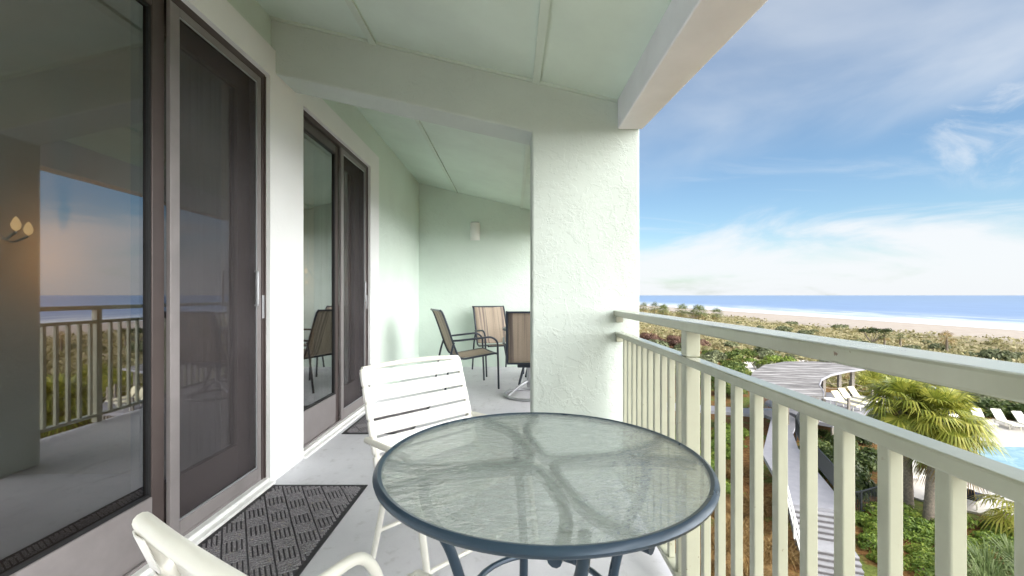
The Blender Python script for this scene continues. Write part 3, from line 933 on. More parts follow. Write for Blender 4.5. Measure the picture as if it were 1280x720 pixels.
sB = copy_tree(sA); sB['label'] = 'striped sling chair against the end wall, behind the far round table'
place(sB, (-.20, 6.42, 0), R(-157))
sC = sling_chair('striped swivel chair with grey ring base, back turned, half behind the pillar', True)
place(sC, (.20, 4.98, 0), R(0))

t2 = empty('dining_table', (.42, 5.72, 0))
tag(t2, 'round dark topped table among the striped sling chairs', 'table')
MB().lathe([(.0005, .70), (.54, .70), (.548, .708), (.548, .722), (.54, .728), (.0005, .728)], 48).build('tabletop', M['dark_frame'], t2, smooth=True)
for k in range(4):
    a = k * math.pi / 2 + .6
    MB().tube(smooth_path([(.42 * math.cos(a), .42 * math.sin(a), .70), (.30 * math.cos(a), .30 * math.sin(a), .40), (.40 * math.cos(a), .40 * math.sin(a), .012)], 6), .016, 10).build('leg', M['dark_frame'], t2, smooth=True)

# ================================================================== the view
random.seed(7)
def smooth01(a, b, v):
    t_ = max(0, min(1, (v - a) / (b - a))); return t_ * t_ * (3 - 2 * t_)
def ground_z(x, y):
    xs = x + .048 * y
    z = -9.0 - 1.0 * smooth01(45, 95, xs) - 2.3 * smooth01(115, 224, xs) - .02 * max(0, xs - 224)
    dune = smooth01(60, 85, xs) * (1 - smooth01(118, 135, xs))
    z += dune * .5 * (math.sin(x * .11 + 1.3 * math.sin(y * .03)) + math.sin(y * .07 + x * .05))
    # the bank by the building, above the stairs
    bank = (1 - smooth01(4, 12, x)) * 1.2
    return z + bank * (1 - smooth01(60, 100, y))
def grid(xs_, ys_, zf, name, mat, lab, cat):
    m = MB(); nx, ny = len(xs_), len(ys_)
    m.v = [(x, y, zf(x, y)) for y in ys_ for x in xs_]
    m.f = [(j * nx + i, j * nx + i + 1, (j + 1) * nx + i + 1, (j + 1) * nx + i) for j in range(ny - 1) for i in range(nx - 1)]
    m.m = [0] * len(m.f)
    o = m.build(name, mat, smooth=True)
    tag(o, lab, cat, kind='structure')
    return o
def seq(*parts):
    out = []
    for a, b, n in parts: out += [a + (b - a) * i / n for i in range(n)]
    return out + [parts[-1][1]]
grid(seq((-60, -10, 4), (-10, 60, 50), (60, 140, 40), (140, 260, 24)), seq((-260, -20, 10), (-20, 70, 60), (70, 250, 60), (250, 1500, 40), (1500, 5200, 12)), ground_z, 'ground', M['ground'], 'dune ground of mulch, scrub and pale beach sand', 'ground')
MB().add([(100, -4000, -11.95), (30000, -4000, -11.95), (30000, 30000, -11.95), (-9000, 30000, -11.95), (-9000, 5000, -11.95), (100, 1500, -11.95)], [(0, 1, 2, 3, 4, 5)]).build('sea', M['sea'])
tag(bpy.data.objects['sea'], 'blue sea with white surf along the beach', 'sea', kind='structure')

# ---- pool terrace
def blob(pts, n=6):
    P_ = [Vector((p[0], p[1], 0)) for p in pts]
    k = len(P_); out = []
    for i in range(k):
        a, b, c, d = P_[i - 1], P_[i], P_[(i + 1) % k], P_[(i + 2) % k]
        for q in range(n):
            t_ = q / n
            v = 0.5 * ((2 * b) + (c - a) * t_ + (2 * a - 5 * b + 4 * c - d) * t_ * t_ + (3 * b - a - 3 * c + d) * t_ ** 3)
            out.append((v.x, v.y))
    return out
pd = MB().prism(blob([(20.0, 22.6), (22.4, 19.4), (28, 17), (40, 16), (46, 24), (42, 33), (36, 35.5), (31, 34), (25, 29)]), -9.3, -8.90).build('pool_terrace', M['pool_deck'])
tag(pd, 'pale concrete pool terrace', 'terrace', kind='structure')
pw = MB().prism(blob([(25.2, 21.8), (30, 19.4), (40, 19.5), (42, 24), (37.5, 27.4), (32.5, 28.6), (27.4, 27.2)]), -8.97, -8.885).build('pool', M['pool'])
tag(pw, 'light blue swimming pool in the pale terrace', 'pool', kind='structure')

# ---- boardwalk, steps, fences
walk = [(18.2, 33.2), (18.4, 30.6), (16.0, 27.0), (13.7, 23.6), (12.3, 19.9), (11.45, 17.9), (13.25, 17.35), (14.2, 19.0), (15.3, 22.0), (16.2, 24.4), (17.7, 27.2), (19.9, 30.0), (20.4, 33.0)]
bw = MB().prism(walk, -7.72, -7.5).build('boardwalk', M['deck'])
tag(bw, 'pale grey boardwalk leading to the pavilion', 'boardwalk', kind='structure')
b2 = MB().prism([(18.3, 31.2), (18.2, 33.0), (10, 35.6), (6, 36.3), (6, 34.7), (10, 33.9)], -7.72, -7.502).build('boardwalk', M['deck'])
tag(b2, 'side branch of the pale boardwalk behind green shrubs', 'boardwalk', kind='structure')
st = empty('stairs', (11.2, 16.6, -9.2))
tag(st, 'outdoor steps in two flights descending from the boardwalk', 'stairs', kind='thing')
run = Vector((.36, .933, 0)); side = Vector((.933, -.36, 0))
tm, rm = MB(), MB()
p0 = Vector((12.35, 17.62, 0)); z = -7.5; pos = 0.0
prof_steps = [.20] * 5 + [.85] + [.20] * 5 + [.9] + [.22] * 5
zz = -7.5
for i, d in enumerate(prof_steps):
    zz -= .135
    a = p0 - run * pos; b_ = p0 - run * (pos + d)
    nose = .03
    def L(mb, c0, c1, z0, z1):
        vs = []
        for zq in (z0, z1):
            for c_ in (c0, c1):
                for w_ in (-.92, .92): vs.append(c_ + side * w_ + Vector((0, 0, zq)))
        vs = [v - Vector((11.2, 16.6, -9.2)) for v in vs]
        mb.add(vs, [(0, 2, 3, 1), (4, 5, 7, 6), (0, 1, 5, 4), (2, 6, 7, 3), (0, 4, 6, 2), (1, 3, 7, 5)])
    L(tm, a - run * .0, b_ - run * nose, zz - .04, zz)
    L(rm, a - run * .002, b_ + run * .004, zz - .30, zz - .041)
    pos += d
rm.build('riser', M['riser'], st)
tm.build('tread', M['step'], st)
hr = MB()
h0 = p0 - side * 1.0 + Vector((0, 0, -6.62)); h1 = p0 - run * 1.4 - side * 1.0 + Vector((0, 0, -7.35)); h2 = p0 - run * 3.6 - side * 1.0 + Vector((0, 0, -8.45))
for q in (h0, h1, h2):
    hr.bar(q - Vector((0, 0, .9)), q, .05, .05)
hr.bar(h0 + Vector((0, 0, .02)), h1 + Vector((0, 0, .02)), .07, .05); hr.bar(h1 + Vector((0, 0, .02)), h2 + Vector((0, 0, .02)), .07, .05)
hr.bar(h0 - Vector((0, 0, .45)), h1 - Vector((0, 0, .45)), .05, .04); hr.bar(h1 - Vector((0, 0, .45)), h2 - Vector((0, 0, .45)), .05, .04)
hrail = hr.build('handrail', M['white'])
tag(hrail, 'white handrail on the left side of the outdoor steps', 'handrail')

def panel_fence(pts, zb, h, gap, label, mesh=True):
    root = empty('metal_fence', (pts[0][0], pts[0][1], zb)); o0 = Vector((pts[0][0], pts[0][1], zb))
    tag(root, label, 'fence', 'dark metal fences by the boardwalk')
    for i in range(len(pts) - 1):
        a = Vector((*pts[i], zb)) - o0; b_ = Vector((*pts[i + 1], zb)) - o0
        m = MB(); n = max(2, int((b_ - a).length / gap))
        for k in range(1, n):
            q = a.lerp(b_, k / n); m.bar(q + Vector((0, 0, .08)), q + Vector((0, 0, h - .06)), .018, .018)
        m.bar(a + Vector((0, 0, .08)), b_ + Vector((0, 0, .08)), .03, .04); m.bar(a + Vector((0, 0, h - .05)), b_ + Vector((0, 0, h - .05)), .04, .05)
        m.build('picket_panel', M['fence_black'], root)
    for p in pts:
        q = Vector((*p, zb)) - o0
        MB().bar(q - Vector((0, 0, .5)), q + Vector((0, 0, h)), .06, .06).build('post', M['fence_black'], root)
panel_fence([(20.2, 30.0), (17.85, 27.1), (16.35, 24.3), (15.45, 21.9)], -7.5, 1.05, .07, 'dark metal fence along the upper boardwalk')
panel_fence([(15.4, 21.8), (14.32, 19.0), (13.45, 17.4)], -7.5, 1.05, .09, 'dark metal fence along the boardwalk beside the steps')
panel_fence([(14.6, 19.6), (16.1, 19.9), (17.8, 20.6), (19.6, 21.8)], -8.9, 1.05, .11, 'black picket fence below the boardwalk, behind shrubs')
gt = empty('gate', (18.9, 32.2, -7.5), R(-5))
tag(gt, 'blue grey metal gate across the boardwalk', 'gate')
m = MB().box(-.62, -.56, -.03, .03, 0, 1.35).box(.50, .56, -.03, .03, 0, 1.35).box(-.56, .50, -.02, .02, 1.27, 1.33).box(-.56, .50, -.02, .02, .08, .14)
m.build('gate_frame', M['gate_blue'], gt)
m = MB()
for k in range(1, 10): m.box(-.56 + k * .106 - .012, -.56 + k * .106 + .012, -.012, .012, .14, 1.27)
m.build('gate_bars', M['gate_blue'], gt)

# ---- pavilion
pv = empty('pavilion', (23, 33, -7.5))
tag(pv, 'open timber pavilion with a curved grey board roof', 'pavilion', kind='thing')
off = Vector((23, 33, -7.5))
roof = [(16.6, 29.6), (18.2, 28.2), (20.4, 28.3), (21.2, 29.4), (22.1, 31.1), (23.4, 32.7), (25.2, 34.2), (27.6, 35.6), (30.0, 36.7), (29.6, 38.2), (27.0, 38.7), (24.2, 38.2), (21.4, 36.6), (19.2, 34.3), (17.6, 32.0)]
def rz_(x, y): return -5.42 + .10 * ((y - 28) * .9 - (x - 18) * .35)
def shift(mb): mb.v = [(a - off.x, b - off.y, c - off.z) for a, b, c in mb.v]; return mb
shift(MB().prism(roof, lambda x, y: rz_(x, y) - .14, rz_)).build('roof', M['roof'], pv)
fa = MB()
edge = roof[2:9]
for i in range(len(edge) - 1):
    p, q = edge[i], edge[i + 1]
    fa.bar((p[0] + .04, p[1] - .04, rz_(*p) - .07), (q[0] + .04, q[1] - .04, rz_(*q) - .07), .06, .16)
shift(fa).build('fascia', M['deck'], pv)
for x, y in ((18.4, 28.9), (20.6, 29.2), (22.6, 32.2), (25.0, 34.6), (27.4, 36.1), (29.2, 37.0), (18.0, 31.8), (21.6, 36.2), (24.4, 37.6), (27.4, 38.0)):
    shift(MB().box(x - .11, x + .11, y - .11, y + .11, -7.49, rz_(x, y) - .14)).build('post', M['wood_grey'], pv)
dk = [(17.8, 28.6), (21.5, 28.4), (25.2, 31.6), (27.6, 31.9), (29.3, 33.6), (30.6, 36.4), (29.6, 38.4), (24.2, 38.4), (19.2, 34.4), (18.25, 33.25), (20.45, 33.02), (20.0, 30.3)]
dko = MB().prism([(20.6, 29.9), (21.5, 28.9), (25.2, 31.6), (27.6, 31.9), (29.3, 33.6), (30.6, 36.4), (29.6, 38.4), (24.2, 38.4), (20.5, 35.0)], -7.72, -7.496).build('deck', M['deck'])
tag(dko, 'raised grey deck under and before the pavilion', 'deck', kind='structure')
sk = MB()
for p, q in (((25.2, 31.62), (27.6, 31.92)), ((27.6, 31.92), (29.3, 33.62)), ((29.3, 33.62), (30.58, 36.4)), ((21.5, 28.95), (25.2, 31.62))):
    n = 9
    for k in range(n + 1):
        a = Vector((*p, 0)).lerp(Vector((*q, 0)), k / n); sk.box(a.x - .06, a.x + .06, a.y - .06, a.y + .06, -9.2, -7.73)
o = sk.build('deck_pilings', M['wood_grey'], dko)
rp = empty('rope_railing', (29, 34, -7.5))
tag(rp, 'timber posts with sagging rope round the pavilion deck', 'railing')
posts_r = [(24.6, 31.5), (27.5, 32.1), (29.1, 33.7), (29.9, 35.2), (30.4, 36.4), (29.8, 38.0), (27.4, 38.3), (25, 38.3)]
for p in posts_r:
    MB().box(p[0] - 29 - .07, p[0] - 29 + .07, p[1] - 34 - .07, p[1] - 34 + .07, 0.005, 1.15).build('post', M['wood_grey'], rp)
for i in range(1, len(posts_r) - 1):
    m = MB()
    for hgt in (1.05, .6):
        a = Vector((posts_r[i][0] - 29, posts_r[i][1] - 34, hgt)); b_ = Vector((posts_r[i + 1][0] - 29, posts_r[i + 1][1] - 34, hgt))
        m.tube([a.lerp(b_, k / 8) - Vector((0, 0, .22 * (1 - (2 * k / 8 - 1) ** 2))) for k in range(9)], .03, 6)
    m.build('rope', M['rope'], rp)

# ---- loungers
def lounger(mat, label, group):
    """feet towards +Y, back at -Y"""
    c = empty('pool_lounger')
    tag(c, label, 'lounger', group)
    f = MB()
    for s in (-1, 1): f.bar((.30 * s, -.55, .34), (.30 * s, 1.1, .34), .05, .05)
    f.bar((-.32, 1.1, .34), (.32, 1.1, .34), .05, .05)
    f.build('frame', M['lounger_white'], c)
    for s in (-1, 1):
        for y in (-.35, .85): MB().bar((.30 * s, y, 0.002), (.30 * s, y, .33), .05, .05, up=(0, 1, 0)).build('leg', M['lounger_white'], c)
    MB().box(-.29, .29, -.25, 1.08, .35, .40).build('seat', mat, c, bevel=.015)
    MB().bar((0, -.25, .39), (0, -.78, 1.02), .60, .05, up=(0, .77, .64)).build('backrest', mat, c, bevel=.015)
    return c
lp = lounger(M['lounger_cream'], 'cream lounger nearest the pavilion roof on the raised deck', 'loungers on the pavilion deck')
place(lp, (25.6, 33.2, -7.495), R(-168), 1.1)
for x, y, lab in ((26.9, 34.2, 'middle cream lounger of three on the raised deck'), (28.1, 34.8, 'cream lounger nearest the rope posts on the raised deck')):
    o = copy_tree(lp); o['label'] = lab; place(o, (x, y, -7.495), R(-168), 1.1)
wl = lounger(M['lounger_white'], 'white pool lounger half behind the palm crown', 'white loungers beside the pool')
place(wl, (34.9, 33.9, -8.898), R(158), 1.1)
for x, y, a, lab in ((36.4, 33.4, 158, 'white pool lounger second from the palm, by the hedge'), (37.8, 33.1, 166, 'white pool lounger third from the palm, by the hedge'), (38.7, 32.4, 170, 'white pool lounger at the right edge of the view')):
    o = copy_tree(wl); o['label'] = lab; place(o, (x, y, -8.898), R(a), 1.1)
o = copy_tree(wl); o['label'] = 'white pool lounger seen between the two palm trunks'; place(o, (21.9, 23.4, -8.898), R(100))
o = lounger(M['navy_cloth'], 'pool lounger with navy cushion by the near pool edge', 'white loungers beside the pool'); place(o, (21.9, 20.6, -8.898), R(-60))

ct = empty('cafe_table', (24.3, 32.9, -7.495))
tag(ct, 'small round white table at the pavilion edge', 'table')
MB().lathe([(.0005, .72), (.5, .72), (.5, .76), (.0005, .76)], 24).build('tabletop', M['white'], ct)
MB().lathe([(.28, 0.001), (.28, .03), (.04, .06), (.04, .72)], 16).build('pedestal', M['white'], ct)
mp = MB().box(-.22, .22, -.22, .22, 0, 1.0).box(-.27, .27, -.27, .27, 1.0, 1.08).build('marker_post', M['white'], bevel=.02)
tag(mp, 'short white post standing in the dune scrub', 'post'); mp.location = (44.6, 44.0, ground_z(44.6, 44) - .05)
gc = MB().lathe([(1.5, 0), (1.42, .35), (1.1, .75), (.6, 1.0), (.001, 1.08)], 20).build('covered_mound', M['grey_cover'], smooth=True)
tag(gc, 'low grey rounded cover beside the white post', 'cover'); gc.location = (42.0, 43.5, ground_z(42, 43.5) - .05)

# ------------------------------------------------------------------ plants
def rnd(a, b): return random.uniform(a, b)
def rdir():
    while True:
        v = Vector((rnd(-1, 1), rnd(-1, 1), rnd(-1, 1)))
        if .1 < v.length < 1: return v.normalized()
def leaf_quads(mb, blobs, n, size, up=.35, hollow=.72):
    tot = sum(b[1][0] * b[1][1] for b in blobs)
    for (c, r) in blobs:
        k = max(6, int(n * r[0] * r[1] / tot))
        for _ in range(k):
            d = rdir()
            if d.z < -.35: d.z = -d.z * .6
            q = rnd(hollow, 1.06) * (1 - .12 * random.random())
            p = Vector((c[0] + d.x * r[0] * q, c[1] + d.y * r[1] * q, c[2] + d.z * r[2] * q))
            nrm = (d + rdir() * .75 + Vector((0, 0, up))).normalized()
            a = nrm.cross(rdir()).normalized(); b_ = nrm.cross(a)
            s = size * rnd(.6, 1.35)
            mb.add([p - a * s, p + b_ * s * .48 + nrm * s * .10, p + a * s, p - b_ * s * .48 + nrm * s * .10], [(0, 1, 2, 3)])
def bush_mesh(seed, n=900, size=.085, spread=1.0, tall=.75):
    random.seed(seed)
    blobs = [((0, 0, tall * .42), (spread * .62, spread * .62, tall * .55))]
    for _ in range(7):
        a = rnd(0, 6.28); d = rnd(.25, .62) * spread
        blobs.append(((d * math.cos(a), d * math.sin(a), rnd(.2, .62) * tall), (rnd(.25, .42) * spread, rnd(.25, .42) * spread, rnd(.26, .42) * tall)))
    m = MB(); leaf_quads(m, blobs, n, size); return m
def bush(kind_name, seed, mat, label, group, cat='shrub', n=900, size=.085, tall=.75, stems=True):
    root = empty(kind_name)
    tag(root, label, cat, group)
    bush_mesh(seed, n, size, 1.0, tall).build('foliage', mat, root)
    m = MB()
    for _ in range(6):
        a = rnd(0, 6.28)
        m.tube([(0, 0, -.1), (.12 * math.cos(a), .12 * math.sin(a), tall * .3), (.4 * math.cos(a), .4 * math.sin(a), tall * .7)], [.03, .022, .008], 5)
    m.build('stems', M['bark'], root)
    return root
PLACED = []
def scatter(proto, spots, label, group, first=True):
    for i, sp in enumerate(spots):
        x, y, s = sp[:3]
        o = proto if (first and i == 0) else copy_tree(proto)
        z_ = sp[3] if len(sp) > 3 else ground_z(x, y) - .08
        random.seed(int(x * 37 + y * 91))
        place(o, (x, y, z_), rnd(0, 6.28), (s * rnd(.9, 1.15), s * rnd(.9, 1.15), s * rnd(.85, 1.15)))
        o['label'] = label; o['group'] = group

# shrubs between the building and the boardwalk, and along it
random.seed(3)
g1 = bush('green_shrub', 11, M['leaf_bright'], '', '', n=1100, size=.075)
scatter(g1, [(9.6, 23.0, 1.5), (11.3, 25.2, 1.5), (10.6, 27.8, 1.7), (12.8, 27.0, 1.4), (14.6, 29.2, 1.5), (8.5, 25.8, 1.6), (12.4, 30.2, 1.5), (9.0, 30.0, 1.8), (15.9, 31.0, 1.2), (10.9, 22.0, 1.1)], 'bright green shrub in the bank left of the boardwalk', 'bright green shrubs left of the boardwalk')
g2 = bush('dark_shrub', 23, M['leaf_dark'], '', '', n=1100, size=.085)
scatter(g2, [(17.6, 22.6, 1.5), (18.9, 24.2, 1.7), (17.3, 24.6, 1.4), (20.4, 26.4, 1.6), (19.2, 27.2, 1.6), (21.8, 28.6, 1.4), (16.6, 21.4, 1.1), (20.2, 24.8, 1.4), (21.9, 26.4, 1.3), (18.6, 25.6, 1.5), (22.4, 30.0, 1.2), (24.0, 29.6, 1.3), (18.2, 22.4, 1.2)], 'dark green rounded shrub between boardwalk fence and palms', 'dark shrubs behind the boardwalk fence')
g3 = bush('low_shrub', 31, M['leaf_bright'], '', '', n=1000, size=.07, tall=.62)
scatter(g3, [(14.6, 17.3, 1.0), (15.8, 18.3, 1.1), (17.2, 18.6, 1.1), (18.4, 18.4, 1.0), (19.6, 19.2, 1.1), (16.2, 16.6, 1.0), (17.6, 16.9, 1.0), (19.4, 17.4, 1.1), (20.6, 18.3, .9), (20.9, 16.6, 1.0), (15.0, 15.4, .9), (19.0, 15.4, 1.0), (21.8, 17.6, .9), (22.6, 16.0, 1.1), (15.4, 19.4, 1.0), (16.9, 19.7, 1.1), (18.2, 20.0, .9), (15.6, 16.3, .8), (18.4, 17.3, .9), (16.9, 17.8, .8), (14.2, 16.2, .8), (20.2, 17.1, .9), (19.8, 16.2, .8), (21.6, 19.0, .8)], 'low yellow green shrub in the mulch before the pool terrace', 'low shrubs in the mulch before the pool')
# hedge behind the pool loungers
g4 = bush('hedge_shrub', 41, M['leaf_dark'], '', '', n=900, size=.10)
scatter(g4, [(33.0, 37.0, 2.0), (35.4, 37.4, 2.1), (37.8, 37.2, 2.1), (40.4, 37.0, 2.2), (43.0, 36.4, 2.2), (45.8, 36.0, 2.3), (31.0, 36.6, 1.7), (41.6, 34.2, 1.8), (44.0, 33.4, 2.0)], 'dark hedge shrub behind the white pool loungers', 'hedge shrubs behind the pool loungers')
g5 = bush('grey_shrub', 43, M['leaf_grey'], '', '', n=800, size=.10)
scatter(g5, [(38.5, 40.0, 1.7), (41.2, 40.6, 1.9), (44.0, 40.2, 2.0), (47.0, 39.6, 2.1), (50.0, 39.0, 2.1), (36.0, 40.6, 1.6)], 'pale grey green shrub behind the dark pool hedge', 'pale shrubs behind the pool hedge')
# the bank in the middle distance, left part of the view
g6 = bush('tall_shrub', 51, M['leaf_green'], '', '', n=1300, size=.085)
scatter(g6, [(21.5, 52.0, 2.6), (23.5, 48.5, 2.4), (25.6, 51.0, 2.3), (20.0, 47.5, 2.3), (22.0, 43.5, 2.0), (27.6, 47.0, 1.9), (28.0, 53.0, 2.2), (31.0, 60.5, 1.9), (34.0, 66.0, 2.0), (37.0, 69.0, 2.1), (33.0, 71.0, 1.8), (29.5, 57.0, 1.6), (38.5, 62.0, 1.7), (30.5, 50.0, 1.5)], 'large green shrub on the bank beyond the pillar', 'large shrubs beyond the pillar')
g7 = bush('bank_shrub', 53, M['leaf_grey'], '', '', n=1000, size=.10)
scatter(g7, [(22.5, 66.0, 2.7), (24.5, 72.0, 2.8), (27.0, 68.0, 2.4), (20.5, 60.0, 2.5), (24.0, 60.5, 2.3), (27.5, 62.0, 2.1), (31.0, 66.0, 2.4), (26.5, 79.0, 3.0), (30.5, 76.0, 2.8), (34.0, 58.0, 2.0), (19.0, 54.5, 2.2)], 'grey green shrub on the far bank left of the railing post', 'grey shrubs on the far bank')
g8 = bush('red_shrub', 57, M['leaf_red'], '', '', n=900, size=.10)
scatter(g8, [(25.5, 83.0, 2.6), (28.5, 86.0, 2.7), (31.5, 82.0, 2.5), (33.5, 88.0, 2.6), (29.0, 92.0, 2.8), (36.0, 83.0, 2.2)], 'reddish brown shrub on the far bank beside the pillar', 'reddish shrubs on the far bank')

# a small rounded tree with open crown
def leafy_tree(label, group, x, y, h, seed, mat, spread=.5, name='leafy_tree'):
    random.seed(seed)
    root = empty(name, (x, y, ground_z(x, y)))
    tag(root, label, 'tree', group)
    tmb = MB(); blobs = []
    for k in range(7):
        a = k * .9 + rnd(-.3, .3); d = h * spread * rnd(.35, .85)
        tip = Vector((d * math.cos(a), d * math.sin(a), h * rnd(.55, .85)))
        tmb.tube([(0, 0, -.2), (tip.x * .12, tip.y * .12, h * .22), tip * .62, tip], [h * .035, h * .028, h * .016, h * .006], 7)
        blobs.append((tip, (h * spread * rnd(.24, .40), h * spread * rnd(.24, .40), h * rnd(.10, .18))))
    blobs.append(((0, 0, h * .85), (h * .22, h * .22, h * .14)))
    tmb.build('trunk', M['bark'], root, smooth=True)
    m = MB(); leaf_quads(m, blobs, 1900, .035 * h, hollow=.3); m.build('crown', mat, root)
    return root
leafy_tree('small round leafy tree with open crown left of the pavilion roof', None, 27.2, 45.2, 4.0, 5, M['leaf_bright'], .62)
leafy_tree('broad dark leafy tree in the dunes above the pavilion', None, 81, 97, 4.4, 6, M['leaf_dark'], .75)

leafy_tree('grey green tree thicket in the distant palm grove by the beach', None, 81, 193, 5.0, 8, M['leaf_grey'], .9)
# palms
def fan(mb, base, d, up, L, blades=22, spread=R(115), droop=.25, w=.035):
    """a fan leaf: narrow blades round the end of the stalk"""
    d = d.normalized(); s_ = d.cross(up)
    s_ = s_.normalized() if s_.length > 1e-4 else Vector((1, 0, 0))
    u = s_.cross(d)
    for i in range(blades):
        th = -spread + 2 * spread * i / (blades - 1)
        l = L * (1 - .35 * (abs(th) / spread) ** 2) * rnd(.88, 1.08)
        v = (d * math.cos(th) + s_ * math.sin(th))
        n_ = u
        a = v.cross(n_).normalized() * w * L
        p1 = base + v * l * .55 + n_ * l * .04; p2 = base + v * l + Vector((0, 0, -droop * l * rnd(.5, 1.3)))
        mb.add([base, p1 + a, p2, p1 - a], [(0, 1, 2, 3)])
def palm(label, group, x, y, hh, cr, seed, nf=34, blades=22, mats=('frond', 'frond_dead'), lean=(0, 0), name='fan_palm'):
    random.seed(seed)
    root = empty(name, (x, y, ground_z(x, y) - .05))
    tag(root, label, 'palm tree', group)
    pts = smooth_path([(0, 0, -.2), (lean[0] * .3, lean[1] * .3, hh * .4), (lean[0] * .7, lean[1] * .7, hh * .75), (lean[0], lean[1], hh)], 6)
    k = len(pts); tw = .15 + .012 * hh
    MB().tube(pts, [tw * (1.15 - .25 * i / k + (.05 if i % 2 else 0)) for i in range(k)], 10).build('trunk', M['bark'], root, smooth=True)
    top = Vector((lean[0], lean[1], hh))
    liv, dead, stk = MB(), MB(), MB()
    for i in range(nf):
        q = i / nf
        el = R(80) - R(125) * q + rnd(-.15, .15); az = i * 2.4 + rnd(-.25, .25)
        d = Vector((math.cos(el) * math.cos(az), math.cos(el) * math.sin(az), math.sin(el)))
        sl_ = cr * rnd(.42, .58)
        end = top + d * sl_ + Vector((0, 0, -.10 * cr * q))
        stk.tube([top, top + d * sl_ * .5, end], [.022, .017, .012], 4)
        dd = (d + Vector((0, 0, -.30 - .25 * q))).normalized()
        up = Vector((0, 0, 1)) if abs(dd.z) < .9 else Vector((math.cos(az + 1.5), math.sin(az + 1.5), 0))
        fan(dead if q > .80 else liv, end, dd, up, cr * rnd(.50, .64), blades, R(112), .30 + .2 * q)
    stk.build('frond_stalks', M[mats[0]], root)
    liv.build('crown', M[mats[0]], root)
    if dead.f: dead.build('dry_fronds', M[mats[1]], root)
    return root
GP = 'palms between the boardwalk and the pool'
palm('fan palm with the left of three close crowns before the pool', GP, 19.0, 20.7, 4.75, 1.95, 71, 46, 26, lean=(-.15, .1))
palm('fan palm with the right of three close crowns before the pool', GP, 18.75, 19.4, 4.5, 1.9, 72, 46, 26, lean=(.85, .3))
palm('shorter fan palm with the lowest of three close crowns before the pool', GP, 19.9, 19.9, 3.2, 1.8, 75, 40, 26, lean=(.2, -.1))
palm('low fan palm whose fronds hang over the near pool edge', GP, 21.6, 18.2, 1.2, 1.7, 73, 26, 20)
palm('stemless yellow green fan palm just behind the rope posts', GP, 33.2, 39.6, 1.3, 2.5, 74, 30, 20)
palm('stemless yellow fan palm farther right behind the pool palms', GP, 37.5, 41.8, 1.5, 2.5, 76, 30, 20)
GD = 'small palms out in the dunes'
palm('thin dune palm left of two beside the dark leafy tree', GD, 82.5, 95.5, 2.7, 1.7, 81, 18, 12, ('frond_far', 'frond_dead'), name='dune_palm')
palm('thin dune palm right of two beside the dark leafy tree', GD, 86.0, 95.5, 2.5, 1.4, 82, 18, 12, ('frond_far', 'frond_dead'), name='dune_palm')
palm('lone dune palm with ragged crown above the top rail', GD, 85.2, 84.5, 3.4, 1.9, 83, 18, 12, ('frond_dead', 'frond_dead'), name='dune_palm')
for i, (x, y, h, c_) in enumerate(((72, 205, 4.6, 3.2), (78, 198, 5.2, 3.4), (84, 196, 5.0, 3.4), (88, 201, 4.6, 3.2), (93, 196, 4.0, 3.0))):
    palm('palm in the distant grove above the rail near the post', 'palms of the distant grove by the beach', x, y, h * .72, c_ * 1.25, 90 + i, 30, 12, ('frond_far', 'frond_dead'), name='dune_palm')
for i, (x, y, h, c_) in enumerate(((74, 243, 4.6, 3.2), (78, 236, 4.9, 3.2), (84, 240, 4.2, 3.0))):
    palm('palm in the distant grove right beside the pillar edge', 'palms beside the pillar edge', x, y, h * .75, c_ * 1.2, 100 + i, 26, 12, ('frond_far', 'frond_dead'), name='dune_palm')
g9 = bush('dune_shrub', 61, M['leaf_grey'], '', '', n=700, size=.12)
random.seed(12)
spots = []
for _ in range(400):
    px = rnd(800, 1290); py = rnd(405, 470)
    Y = 11.0 * F / (py - 369); X = (px - 640) / F * Y
    if X + .048 * Y > 118 or X + .048 * Y < 42 or X < 36: continue
    spots.append((X, Y, rnd(.5, 1.0) * rnd(1, 3.4)))
    if len(spots) >= 50: break
scatter(g9, spots, 'scattered grey green shrub out in the dune scrub', 'scattered dune shrubs')

# ornamental grass clumps
def grass_clump(seed, mat, n=170, h=.9, label='', group='', name='grass_clump'):
    random.seed(seed)
    m = MB()
    for _ in range(n):
        a = rnd(0, 6.28); r0 = rnd(0, .16); b = Vector((r0 * math.cos(a), r0 * math.sin(a), 0))
        out = rnd(.15, .95); hh = h * rnd(.6, 1.1); d = Vector((math.cos(a), math.sin(a), 0)); s_ = Vector((-d.y, d.x, 0)) * .012
        p1 = b + d * out * .35 + Vector((0, 0, hh * .65)); p2 = b + d * out * .75 + Vector((0, 0, hh * .9)); p3 = b + d * out * 1.15 + Vector((0, 0, hh * rnd(.45, .9)))
        m.add([b - s_, b + s_, p1 + s_, p1 - s_, p2 + s_ * .8, p2 - s_ * .8, p3], [(0, 1, 2, 3), (3, 2, 4, 5), (5, 4, 6)])
    o = m.build(name, mat)
    tag(o, label, 'grass clump', group)
    return o
gg = grass_clump(5, M['grass_long'])
scatter(gg, [(15.9, 14.4, 1.5), (16.8, 15.2, 1.5), (14.9, 13.6, 1.4), (17.9, 14.2, 1.5), (16.6, 13.2, 1.5), (18.6, 16.0, 1.2), (20.0, 14.6, 1.4), (15.5, 12.4, 1.3), (19.0, 13.2, 1.4), (21.0, 15.2, 1.2), (17.6, 12.2, 1.4)], 'arching pale green grass clump in the mulch below the palms', 'pale green grass clumps below the palms')
gd = grass_clump(6, M['grass_dry'], 150, .7)
random.seed(44)
sp = []
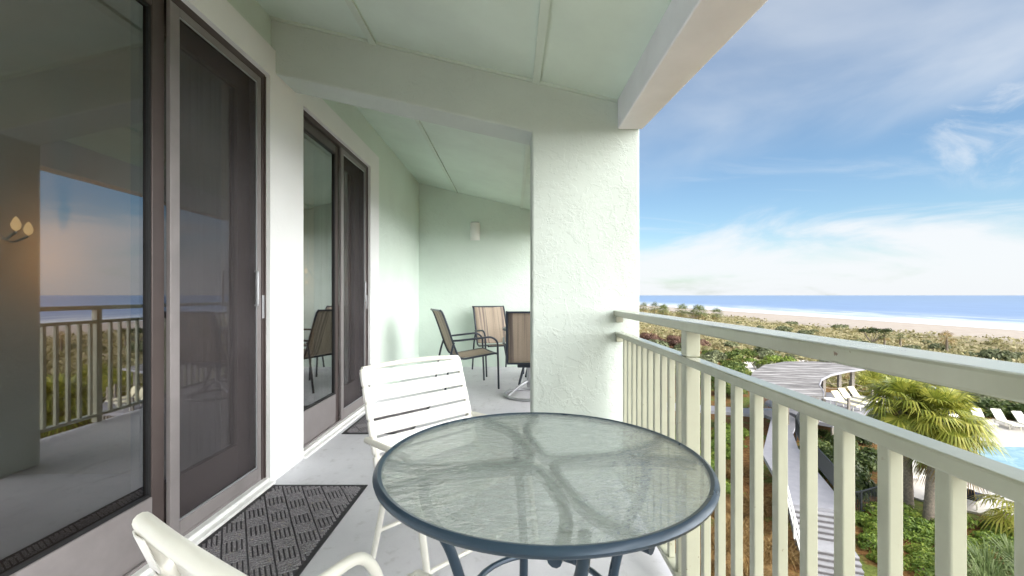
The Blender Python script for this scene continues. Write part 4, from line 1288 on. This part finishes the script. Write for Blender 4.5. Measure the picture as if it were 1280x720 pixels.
for _ in range(60):
    px = rnd(880, 985); py = rnd(570, 740)
    Y = 9.4 * F / (py - 369); X = (px - 640) / F * Y
    sp.append((X, Y, rnd(.6, 1.1)))
scatter(gd, sp, 'dry straw coloured grass clump on the mulch bank left of the steps', 'dry grass clumps left of the steps')

# far dune scrub: too much to count
random.seed(99)
m = MB()
for _ in range(9000):
    px = rnd(690, 1420); py = 369 + 14 * math.exp(rnd(0, 2.25))
    Y = 11.0 * F / (py - 369); X = (px - 640) / F * Y
    xs_ = X + .048 * Y
    if xs_ > 126 + rnd(-12, 4) or xs_ < 38 or X < 24: continue
    if (X < 50 and Y < 40): continue
    z_ = ground_z(X, Y); s = rnd(.25, .7) * (1 + Y / 180)
    for _k in range(9):
        c_ = Vector((X + rnd(-1, 1) * s, Y + rnd(-1, 1) * s * 1.5, z_ + rnd(.0, .8) * s))
        n_ = (rdir() + Vector((0, 0, .7))).normalized(); a = n_.cross(rdir()).normalized(); b_ = n_.cross(a); q = s * rnd(.25, .55)
        m.add([c_ - a * q, c_ + b_ * q * .6, c_ + a * q, c_ - b_ * q * .6], [(0, 1, 2, 3)])
o = m.build('dune_scrub', M['scrub'])
tag(o, 'low dune scrub and sea oats behind the beach', 'scrub', kind='stuff')
# pale sandy track through the dunes
pth = []
ctr = smooth_path([(24, 57, 0), (28.5, 55.0, 0), (32.5, 58, 0), (35, 63, 0), (42, 66, 0), (52, 63, 0)], 6)
lft, rgt = [], []
for i, p in enumerate(ctr):
    t_ = (ctr[min(i + 1, len(ctr) - 1)] - ctr[max(i - 1, 0)]).normalized(); nrm = Vector((-t_.y, t_.x, 0))
    for lst, s in ((lft, 1), (rgt, -1)):
        q = p + nrm * s * 1.5; lst.append((q.x, q.y, ground_z(q.x, q.y) + .10))
m = MB(); k = len(ctr)
m.add(lft + rgt, [(i, k + i, k + i + 1, i + 1) for i in range(k - 1)])
o = m.build('sand_path', M['path'])
tag(o, 'pale sandy track winding through the dunes', 'path', kind='structure')
